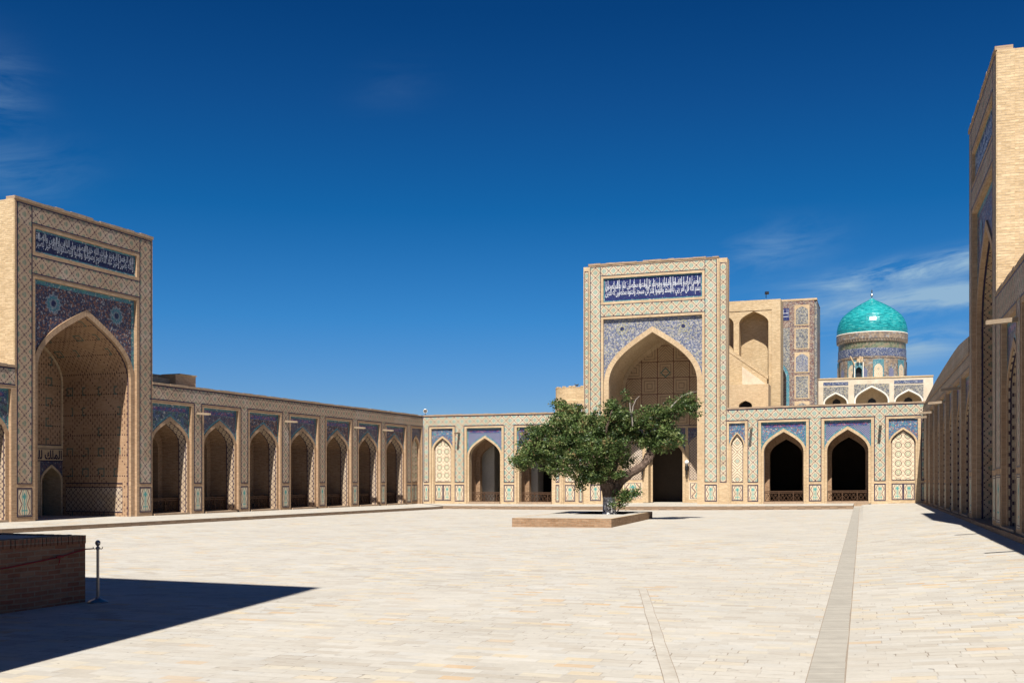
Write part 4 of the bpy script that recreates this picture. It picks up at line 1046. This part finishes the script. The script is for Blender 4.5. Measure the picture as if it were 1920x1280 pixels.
for i, (c, h, zs, rr) in enumerate(specs):
    top = Tq - (.75 if i != 1 else .5)
    mb = MB(); annulus(mb, QF, prof(c, h, 11, zs, rr), prof(c, h + .18, 11, zs, rr + .22), .08); ab = mb.build('arch_ring', [M['whiteplaster']], r, qo)
    mb = MB(); above(mb, QF, curve(c, h + .18, zs, rr + .22), top - .25, .03); mb.build('spandrel_tile', [M['mirblue']], ab, qo)
    if i != 1:
        mb = MB(); rect(mb, QF, c - h - .18, c + h + .18, top - .05, top + .38, .04); mb.build('inscription_panel', [M['drumband']], ab, qo)
    mb = MB(); below(mb, QF, curve(c, .5, 12.5, .45, 8), 11, -2.46); mb.build('window', [M['black']], ab, qo)

# turquoise dome on its drum
DC = (50.6, 150.)
r = thing('domed_drum', (DC[0], DC[1], 0), 'glossy turquoise dome on a banded tile drum beyond the pale gallery', 'dome')
do = (DC[0], DC[1], 0)
dp = [(4.72, 22.35), (4.74, 22.9), (4.68, 23.3), (4.55, 23.85), (4.33, 24.4), (3.98, 24.95), (3.52, 25.4), (3.0, 25.82), (2.5, 26.17), (1.98, 26.5), (1.4, 26.83), (.85, 27.1), (.4, 27.35), (.12, 27.55), (0, 27.6)]
mb = MB(); mb.lathe(DC, dp, 64); dm = mb.build('dome_shell', [M['dome']], r, do)
mb = MB(); mb.lathe(DC, [(4.76, 22.22), (4.80, 22.27), (4.76, 22.36)], 64); mb.build('white_moulding', [M['whiteplaster']], dm, do)
mb = MB(); mb.lathe(DC, [(4.45, 20.95), (4.62, 21.05), (4.7, 21.3), (4.78, 21.4), (4.78, 22.24)], 64)
for k in range(72):
    a = 2 * PI * k / 72; c, s_ = math.cos(a), math.sin(a); mb.wbox((DC[0] + 4.6 * c, DC[1] + 4.6 * s_, 21.12), (-.2 * s_, .2 * c, 0), (.14 * c, .14 * s_, 0), (0, 0, .2))
mb.build('upper_cornice', [M['drumgrey']], r, do)
mb = MB(); mb.lathe(DC, [(4.5, 20.1), (4.5, 20.97)], 64, smooth=True); mb.build('green_band', [M['greenband']], r, do)
mb = MB(); mb.lathe(DC, [(4.52, 18.95), (4.56, 19.0), (4.56, 20.05), (4.52, 20.1)], 64); mb.build('script_band', [M['drumband']], r, do)
mb = MB(); mb.lathe(DC, [(4.55, 8), (4.55, 18.7), (4.62, 18.75), (4.62, 18.95), (4.5, 18.98)], 64); mb.build('drum', [M['drumgrey']], r, do)
for k in range(16):
    a = math.radians(-98 + 22.5 * k); F = Frame((DC[0] + 4.52 * math.cos(a), DC[1] + 4.52 * math.sin(a)), -math.sin(a), math.cos(a), math.cos(a), math.sin(a))
    if k > 4 and k < 12: continue
    mb = MB()
    if k % 2: rect(mb, F, -.5, .5, 15.5, 17.6, .06, 1); below(mb, F, curve(0, .36, 17, .4, 6), 15.6, .09, 0); mb.build('drum_window', [M['mosHex'], M['mirblue']], r, do)
    else: rect(mb, F, -.72, .72, 15.5, 18.5, .07, 1); below(mb, F, curve(0, .56, 17.2, .75, 8), 15.6, .1, 0); mb.build('drum_panel', [M['zigzag'], M['mosTurq']], r, do)
mb = MB(); mb.lathe(DC, [(0.07, 27.5), (.05, 27.8), (.16, 27.88), (.19, 28.0), (.14, 28.12), (.05, 28.2), (.05, 28.4), (.12, 28.5), (.12, 28.6), (.03, 28.7), (0, 29)], 12); mb.build('finial', [M['steel']], r, do)
# small niche turret in front of the drum
nf = Frame((47.25, 145.3), 1, -.1, -.1, -1); no = (47.25, 145.3, 15)
r = thing('small_belfry', no, 'small white-edged niche with a broken brick top before the domed drum', 'niche')
mb = MB(); C = curve(0, .42, 17, .45, 8); above(mb, nf, [(-.62, 17)] + C + [(.62, 17)], 18.1, 0); rect(mb, nf, -.62, -.42, 15, 17, 0); rect(mb, nf, .42, .62, 15, 17, 0); tunnel(mb, nf, prof(0, .42, 15, 17, .45, 8), 0, -.5); srect(mb, nf, -.62, -.8, 0, 15, 18.1); srect(mb, nf, .62, -.8, 0, 15, 18.1); hrect(mb, nf, -.62, .62, -.8, 0, 18.1)
mb.build('niche_body', [M['mosTurq']], r, no)
mb = MB(); outline(mb, nf, -.62, .62, 15, 18.1, .02, .1, 0); mb.build('white_edge', [M['whiteplaster']], r, no)
mb = MB(); rect(mb, nf, -.6, .6, 15, 18, -.5); mb.build('dark_recess', [M['black']], r, no)
mb = MB(); rs = random.Random(4)
for k in range(9): mb.wbox((46.75 + rs.random() * .8, 144.9 + rs.random() * .5, 18.1), (.22, 0, 0), (0, .25, 0), (.05, 0, .15 + rs.random() * .75))
mb.tube([(46.6, 145.2, 17.7), (46.2, 145.2, 18.6), (46.0, 145.2, 18.9)], [.12, .1, .05], 6)
mb.build('broken_top', [M['brick']], r, no)

# ---------------------------------------------------------------- planter and tree
A, B, C_, D_ = Vector((0, 46.9, -.06)), Vector((4.29, 46.05, -.06)), Vector((7.45, 56.6, -.06)), Vector((3.15, 57.5, -.06))
po = (3.7, 51.8, -.05)
r = thing('brick_planter', po, 'low rectangular brick planter in the sunny court with the tree growing from it', 'planter')
up = Vector((0, 0, .40)); mb = MB()
def lerp2(u, v): return A * (1 - u) * (1 - v) + B * u * (1 - v) + C_ * u * v + D_ * (1 - u) * v
quad = [A, B, C_, D_]
for i in range(4):
    p, q = quad[i], quad[(i + 1) % 4]; l = (q - p).length; n = int(l / .5)
    for k in range(n):
        a, b = p.lerp(q, k / n), p.lerp(q, (k + 1) / n)
        mb.face([a, b, b + up, a + up], [(l * k / n, 0), (l * (k + 1) / n, 0), (l * (k + 1) / n, .36), (l * k / n, .36)])
mb.build('planter_wall', [M['brick_rough']], r, po)
mb = MB()
us = [0, .09, .5, .91, 1]; vs = [0, .04, .6, .96, 1]
T_ = lambda u, v: lerp2(u, v) + up
# paved top with a soil pit near the far end
us = [0, .3, .86, 1]; vs = [0, .55, .93, 1]
for i in range(3):
    for j in range(3):
        if i == 1 and j == 1: continue
        P4 = [T_(us[i], vs[j]), T_(us[i + 1], vs[j]), T_(us[i + 1], vs[j + 1]), T_(us[i], vs[j + 1])]
        mb.face(P4, [(p.x, p.y) for p in P4])
mb.build('paved_top', [M['paving']], r, po)
mb = MB()
for i in range(4):
    p, q = quad[i] + Vector((0, 0, .405)), quad[(i + 1) % 4] + Vector((0, 0, .405)); cc = sum(quad, Vector()) / 4 + Vector((0, 0, .405))
    pi, qi = p.lerp(cc, .055 if i % 2 == 0 else .055), q.lerp(cc, .055)
    l = (q - p).length
    mb.face([p, q, qi, pi], [(0, 0), (l, 0), (l, .3), (0, .3)])
mb.build('brick_rim', [M['brick']], r, po)
mb = MB(); P4 = [lerp2(u, v) + Vector((0, 0, .3)) for u, v in ((.3, .55), (.86, .55), (.86, .93), (.3, .93))]; mb.face(P4)
mb.build('soil', [mat_plain('dry_soil', (.16, .12, .08), .95, .5, 3)], r, po)

TX, TY, TZ = 4.95, 54.2, .26; to = (TX, TY, TZ); px_ = .0271
def tp(px, py, dy=0): return (TX + (px - 1138) * px_, TY + dy, 2 + (900 - py) * px_)
r = thing('tree', to, 'broad leafy green tree with a whitewashed trunk leaning out of the brick planter', 'tree')
mb = MB()
mb.tube([(TX, TY, TZ - .1), (TX, TY, TZ + .15), tp(1137, 935), tp(1136, 920), tp(1140, 905, -.1)], [.42, .34, .31, .34, .30], 14)
def limb(pts, rad, n=8):
    # smooth the polyline and wobble it slightly
    rs = random.Random(len(pts) * 17 + int(pts[0][2] * 10)); P = [Vector(p) for p in pts]; out = []; rr = []
    for i in range(len(P) - 1):
        p0, p1, p2, p3 = P[max(i - 1, 0)], P[i], P[i + 1], P[min(i + 2, len(P) - 1)]
        for k in range(4):
            t = k / 4; q = .5 * ((2 * p1) + (-p0 + p2) * t + (2 * p0 - 5 * p1 + 4 * p2 - p3) * t * t + (-p0 + 3 * p1 - 3 * p2 + p3) * t ** 3)
            out.append(q + Vector((rs.uniform(-.02, .02), rs.uniform(-.02, .02), rs.uniform(-.02, .02)))); rr.append(rad[i] * (1 - t) + rad[i + 1] * t)
    out.append(P[-1]); rr.append(rad[-1]); mb.tube(out, rr, n)
limb([tp(1142, 925), tp(1158, 903), tp(1178, 886, -.2), tp(1200, 872, -.3), tp(1212, 848, -.3), tp(1222, 832, -.2), tp(1245, 800, 0), tp(1262, 772, .2), tp(1284, 750, .3)], [.27, .25, .23, .21, .18, .15, .11, .07, .03], 10)
limb([tp(1200, 873, -.3), tp(1212, 862, -.5), tp(1218, 850, -.6)], [.16, .12, .08])
limb([tp(1134, 915), tp(1142, 888, .2), tp(1152, 862, .4), tp(1156, 835, .5), tp(1160, 800, .6), tp(1172, 770, .6)], [.26, .22, .18, .14, .09, .04])
limb([tp(1131, 918), tp(1118, 880, -.3), tp(1096, 850, -.6), tp(1066, 832, -.6), tp(1040, 822, -.6)], [.24, .18, .15, .09, .03])
limb([tp(1096, 850, -.6), tp(1060, 858, -1.2), tp(1020, 858, -1.4)], [.10, .06, .02])
limb([tp(1118, 880, -.3), tp(1104, 830, .6), tp(1080, 790, 1.2), tp(1060, 757, 1.4)], [.14, .1, .07, .03])
limb([tp(1142, 888, .2), tp(1120, 840, 1.2), tp(1100, 815, 2)], [.12, .08, .04])
limb([tp(1222, 832, -.2), tp(1205, 800, -.5), tp(1195, 775, -.6)], [.08, .05, .02])
limb([tp(1152, 862, .4), tp(1130, 815, -.6), tp(1140, 770, -1)], [.12, .07, .03])
limb([tp(1152, 960), tp(1158, 948, -.2), tp(1163, 938, -.3)], [.03, .02, .012], 5)
limb([tp(1140, 925), tp(1155, 925, -.3), tp(1168, 930, -.5)], [.05, .03, .012], 5)
mb.build('trunk', [M['bark']], r, to)
mb = MB()
def dead(pts, rad): mb.tube(pts, rad, 6)
dead([tp(1178, 800, -.9), tp(1176, 785, -1), tp(1173, 770, -1.0), tp(1172, 757, -1.0)], [.045, .04, .035, .02])
dead([tp(1176, 782, -1), tp(1178, 765, -1), tp(1183, 752, -1), tp(1190, 745, -1)], [.035, .03, .02, .01])
mb.build('dead_branch', [M['deadwood']], r, to); mb = MB()
dead([tp(1246, 770, -.4), tp(1262, 752, -.4), tp(1272, 743, -.4), tp(1290, 736, -.4), tp(1300, 735, -.4)], [.03, .025, .02, .014, .008])
dead([tp(1272, 743, -.4), tp(1284, 742, -.4), tp(1292, 747, -.4)], [.012, .01, .006])
mb.build('dead_branch', [M['deadwood']], r, to)
# crown: leaf clumps (px, py, rx, rz, depth centre, depth radius, weight)
CL = [(1008, 838, 46, 26, -1.2, 1.4, 1.1), (985, 862, 24, 18, -1.3, 1.0, .5), (970, 868, 15, 9, -1.5, .6, .18), (1045, 868, 42, 24, -1.2, 1.3, 1.0), (1075, 838, 52, 34, -.6, 2.0, 1.7), (1100, 880, 38, 26, -.8, 1.3, .9), (1112, 896, 20, 10, -.6, .8, .3),
      (1052, 800, 36, 24, -.5, 1.4, .8), (1008, 812, 30, 17, -1.0, 1.0, .5), (1060, 775, 24, 18, .9, .9, .42), (1048, 757, 17, 10, 1.2, .6, .2), (1085, 790, 32, 24, .6, 1.3, .75), (1077, 764, 11, 9, 1.2, .5, .1), (1120, 800, 38, 27, .3, 1.8, 1.1), (1132, 838, 42, 32, -.2, 1.9, 1.4), (1147, 773, 22, 18, -.4, .9, .4), (1163, 790, 26, 24, -.4, 1.0, .55),
      (1150, 850, 26, 24, .5, 1.2, .5), (1166, 745, 9, 14, -.2, .4, .05), (1143, 760, 10, 9, -.4, .4, .08), (1182, 800, 20, 22, .2, 1.0, .35), (1212, 825, 22, 15, -.2, .9, .34), (1195, 822, 22, 18, .5, .9, .32), (1207, 785, 20, 24, -.4, .8, .36), (1213, 800, 14, 12, -.5, .6, .15), (1237, 800, 20, 16, 0, .8, .3), (1235, 833, 24, 14, -.5, .8, .45), (1258, 826, 20, 13, -.6, .7, .3), (1245, 810, 22, 12, -.5, .8, .3), (1224, 770, 14, 10, -.2, .5, .14),
      (1252, 775, 22, 14, -.2, .7, .36), (1270, 763, 20, 14, -.2, .7, .32), (1291, 762, 12, 18, -.3, .5, .2), (1284, 745, 10, 10, -.3, .4, .1), (1273, 753, 10, 8, -.3, .4, .08), (1250, 757, 8, 9, .3, .4, .05), (1300, 778, 6, 6, -.3, .3, .03),
      (1165, 930, 18, 14, -.6, .5, .24), (1152, 940, 12, 14, -.6, .4, .10), (1180, 922, 12, 6, -.7, .4, .06), (1148, 890, 14, 9, -.6, .5, .12), (1080, 912, 8, 6, -.9, .3, .04), (1128, 882, 20, 16, .4, 1.0, .3), (1176, 868, 16, 18, 1.3, .7, .14), (1092, 820, 50, 34, .8, 2.0, 1.3), (1072, 898, 22, 10, -1.0, .4, .05)]
rs = random.Random(11); V = []; Fc = []; var = []
NL = 60000; tot = sum(c[6] for c in CL)
for (px, py, rx, rz, dc, dr, wt) in CL:
    n = int(NL * wt / tot); cx, _, cz = tp(px, py); cy = TY + dc
    ntw = max(6, n // 34)
    for t in range(ntw):
        # twig tips lie towards the outside of the clump
        th = rs.uniform(0, 2 * PI); ph = math.acos(rs.uniform(-1, 1)); R = rs.random() ** .38 * (1.0 + rs.gauss(0, .13))
        q = Vector((math.sin(ph) * math.cos(th) * rx * px_ * R, math.sin(ph) * math.sin(th) * dr * R, math.cos(ph) * rz * px_ * R))
        tip = Vector((cx, cy, cz)) + q; tone = min(.93, max(0, rs.gauss(.48, .26)))
        droop = Vector((rs.gauss(0, .3), rs.gauss(0, .3), rs.uniform(-.6, .1))).normalized()
        sz = rs.uniform(.75, 1.25)
        for l in range(n // ntw):
            p = tip + Vector((rs.gauss(0, .13), rs.gauss(0, .13), rs.gauss(0, .075))) * sz
            nrm = Vector((rs.gauss(0, .6), rs.gauss(0, .6), rs.uniform(.1, 1))).normalized()
            ax = nrm.cross(droop + Vector((rs.gauss(0, .5), rs.gauss(0, .5), rs.gauss(0, .5)))).normalized(); ay = nrm.cross(ax)
            L = rs.uniform(.05, .095) * sz; W = L * .42; i = len(V)
            V += [p - ay * L, p + ax * W, p + ay * L, p - ax * W]; Fc.append((i, i + 1, i + 2, i + 3))
            var.append(min(1, max(0, tone + rs.gauss(0, .12))) if rs.random() > .03 else rs.uniform(.9, 1))
me = bpy.data.meshes.new('crown'); me.from_pydata([tuple(v - Vector(to)) for v in V], [], Fc); me.materials.append(M['leaf'])
at = me.attributes.new('leafvar', 'FLOAT', 'FACE'); at.data.foreach_set('value', var)
o = bpy.data.objects.new('crown', me); COL.objects.link(o); o.parent = r

# ---------------------------------------------------------------- brick parapet block and barrier in the shaded foreground
v_ = Vector((-.41, -1, 0)).normalized(); w_ = Vector((-1, .41, 0)).normalized()
c0 = Vector((-7.2, 18.0, -.06)); 
r = thing('brick_parapet', c0, 'weathered red brick parapet block in the shadow at the picture edge', 'parapet')
mb = MB(); Lx, Wx, H = 5.0, 5.5, 1.0
mb.wbox(c0, v_ * Lx, w_ * Wx, (0, 0, H)); mb.build('brickwork', [M['brick_red']], r, c0)
mb = MB(); rs = random.Random(9)
# header course of bricks on edge
n = int(Lx / .078)
for k in range(n):
    o_ = -.012 - rs.random() * .014; h = .135 + rs.random() * .006
    p = c0 + v_ * (k * .078 + .005) - w_ * abs(o_) + Vector((0, 0, H))
    mb.wbox(p, v_ * .064, w_ * .25, (0, 0, h))
n2 = int(Wx / .078)
for k in range(4, n2):
    p = c0 + w_ * (k * .078 + .005) - v_ * (.012 + rs.random() * .01) + Vector((0, 0, H)); mb.wbox(p, w_ * .064, v_ * .25, (0, 0, .135 + rs.random() * .006))
mb.build('header_course', [M['brick_red']], r, c0)
mb = MB(); mb.wbox(c0 + Vector((0, 0, H)) + v_ * .02 + w_ * .02, v_ * (Lx - .02), w_ * (Wx - .02), (0, 0, .122)); mb.build('mortar_bed', [mat_plain('grey_mortar', (.40, .36, .31), .9, .4, 2)], r, c0)

s0 = Vector((-6.95, 17.9, -.05))
r = thing('rope_stanchion', s0, 'slim steel rope post with a round ball top standing beside the brick parapet', 'rope post')
mb = MB(); mb.lathe((s0.x, s0.y), [(0, -.05), (.17, -.05), (.17, -.035), (.12, -.01), (.05, .02), (.03, .05), (0, .05)], 24); mb.build('base', [M['steel']], r, s0)
mb = MB(); mb.lathe((s0.x, s0.y), [(.024, .03), (.024, .87)], 14); mb.build('pole', [M['steel']], r, s0)
mb = MB(); mb.lathe((s0.x, s0.y), [(.03, .84), (.034, .86), (.03, .88), (.014, .90), (.028, .91), (.042, .935), (.044, .955), (.036, .98), (.02, .995), (0, 1.0)], 16); mb.build('ball_top', [M['steel']], r, s0)
for sx in (-1, 1):
    mb = MB(); hk = [s0 + Vector((sx * .024, 0, .91)), s0 + Vector((sx * .06, 0, .9)), s0 + Vector((sx * .075, 0, .91)), s0 + Vector((sx * .08, 0, .935))]; mb.tube(hk, .008, 6); mb.build('hook', [M['steel']], r, s0)
mb = MB()
def on_face(t, z, off=.035): p = c0 + v_ * t - w_ * off; return (p.x, p.y, z)
rp = [tuple(s0 + Vector((-.075, 0, .905))), on_face(.05, .845, .06), on_face(.3, .80), on_face(.62, .745, .05), on_face(1.1, .70), on_face(1.6, .655), on_face(2.2, .62), on_face(3.0, .58), on_face(4.2, .57)]
mb.tube(rp, .011, 6); mb.tube([on_face(.66, .745, .06), on_face(.63, .72, .08), on_face(.64, .66, .07), on_face(.66, .63, .07)], .010, 6); mb.tube([on_face(.55, .75, .06), on_face(.62, .765, .08), on_face(.7, .75, .07)], .016, 6)
tag(mb.build('barrier_rope', [M['rope']], None, rp[0]), 'thin knotted red rope strung from the rope post along the brick parapet', 'rope')

# ---------------------------------------------------------------- sky, sun, camera
EL = math.radians(56); sx, sy = -.2, -1.0; l = math.hypot(sx, sy)
to_sun = Vector((sx / l * math.cos(EL), sy / l * math.cos(EL), math.sin(EL)))
sun = bpy.data.lights.new('sun', 'SUN'); sun.energy = 5.0; sun.angle = math.radians(.53); sun.color = (1, .935, .835)
so = bpy.data.objects.new('sun', sun); COL.objects.link(so); so.rotation_euler = to_sun.to_track_quat('Z', 'Y').to_euler()
w = bpy.data.worlds.new('World'); scene.world = w; w.use_nodes = True; nt = w.node_tree; N = nt.nodes; LK = nt.links
bg = N['Background']; bg.inputs['Strength'].default_value = .0715
sky = N.new('ShaderNodeTexSky'); sky.sky_type = 'NISHITA'; sky.sun_disc = False; sky.sun_elevation = EL; sky.sun_rotation = math.atan2(sx, sy)
sky.altitude = 200; sky.air_density = 1.0; sky.dust_density = .35; sky.ozone_density = 2.5
def wm(op, a, b=0.0, c=0.0):
    n = N.new('ShaderNodeMath'); n.operation = op
    for i, v in enumerate((a, b, c)):
        if isinstance(v, bpy.types.NodeSocket): LK.new(v, n.inputs[i])
        else: n.inputs[i].default_value = v
    return n.outputs[0]
tc = N.new('ShaderNodeTexCoord'); sp = N.new('ShaderNodeSeparateXYZ'); LK.new(tc.outputs['Generated'], sp.inputs[0])
az = wm('ARCTAN2', sp.outputs[0], sp.outputs[1]); el = wm('ARCSINE', sp.outputs[2])
rp = N.new('ShaderNodeValToRGB'); LK.new(wm('DIVIDE', el, .5), rp.inputs[0])     # polarised deep-blue grade of the clear sky
for k, (ps, c_) in enumerate(((0, (.42, .52, .72)), (.16, (.237, .4325, .717)), (.298, (.112, .408, .711)), (.49, (.031, .319, .60)), (.674, (.028, .248, .509)), (.827, (.0158, .199, .438)))):
    e_ = rp.color_ramp.elements[k] if k < 2 else rp.color_ramp.elements.new(ps)
    e_.position = ps; e_.color = c_ + (1,)
tint = N.new('ShaderNodeMix'); tint.data_type = 'RGBA'; tint.blend_type = 'MULTIPLY'; tint.inputs[0].default_value = 1; LK.new(sky.outputs[0], tint.inputs[6]); LK.new(rp.outputs[0], tint.inputs[7])
cl = None
cb = N.new('ShaderNodeCombineXYZ'); tilt = wm('ADD', el, wm('MULTIPLY', az, -.12))
LK.new(wm('MULTIPLY', az, 9.0), cb.inputs[0]); LK.new(wm('MULTIPLY', tilt, 38.0), cb.inputs[1])
no_ = N.new('ShaderNodeTexNoise'); LK.new(cb.outputs[0], no_.inputs['Vector']); no_.inputs['Scale'].default_value = 1.0; no_.inputs['Detail'].default_value = 6; no_.inputs['Roughness'].default_value = .62; no_.inputs['Distortion'].default_value = .6
nz = wm('MAXIMUM', wm('SUBTRACT', no_.outputs[0], .38), 0.0)
for (a, e, sa, se, st) in ((.375, .184, .085, .009, 4.6), (.385, .158, .075, .010, 4.4), (.36, .116, .045, .011, 4.2), (.30, .150, .045, .020, 1.8), (.235, .205, .05, .02, .8), (-.455, .315, .03, .03, .7), (-.44, .255, .05, .022, .55), (-.11, .352, .035, .018, .10), (-.08, .06, .04, .006, .5)):
    g1 = wm('POWER', wm('DIVIDE', wm('SUBTRACT', az, a), sa), 2.0); g2 = wm('POWER', wm('DIVIDE', wm('SUBTRACT', tilt, e - a * .12), se), 2.0)
    g = wm('MULTIPLY', wm('EXPONENT', wm('MULTIPLY', wm('ADD', g1, g2), -1.0)), st)
    cl = g if cl is None else wm('ADD', cl, g)
cf = N.new('ShaderNodeClamp'); LK.new(wm('MULTIPLY', wm('MULTIPLY', cl, nz), 1.6), cf.inputs[0])
cm = N.new('ShaderNodeMix'); cm.data_type = 'RGBA'; LK.new(cf.outputs[0], cm.inputs[0]); LK.new(tint.outputs[2], cm.inputs[6]); cm.inputs[7].default_value = (2.3, 3.7, 5.2, 1)
LK.new(cm.outputs[2], bg.inputs[0])

cam = bpy.data.cameras.new('camera'); cam.sensor_width = 36; cam.lens = 37.5; cam.shift_y = 260 / 1920; cam.clip_end = 4000; cam.clip_start = .1
co = bpy.data.objects.new('camera', cam); COL.objects.link(co); co.location = (0, 0, 2); co.rotation_euler = (PI / 2, 0, 0); scene.camera = co
scene.view_settings.view_transform = 'Standard'; scene.view_settings.look = 'None'; scene.view_settings.gamma = 1
scene.view_settings.exposure = .8
scene.cycles.max_bounces = 6; scene.cycles.diffuse_bounces = 3
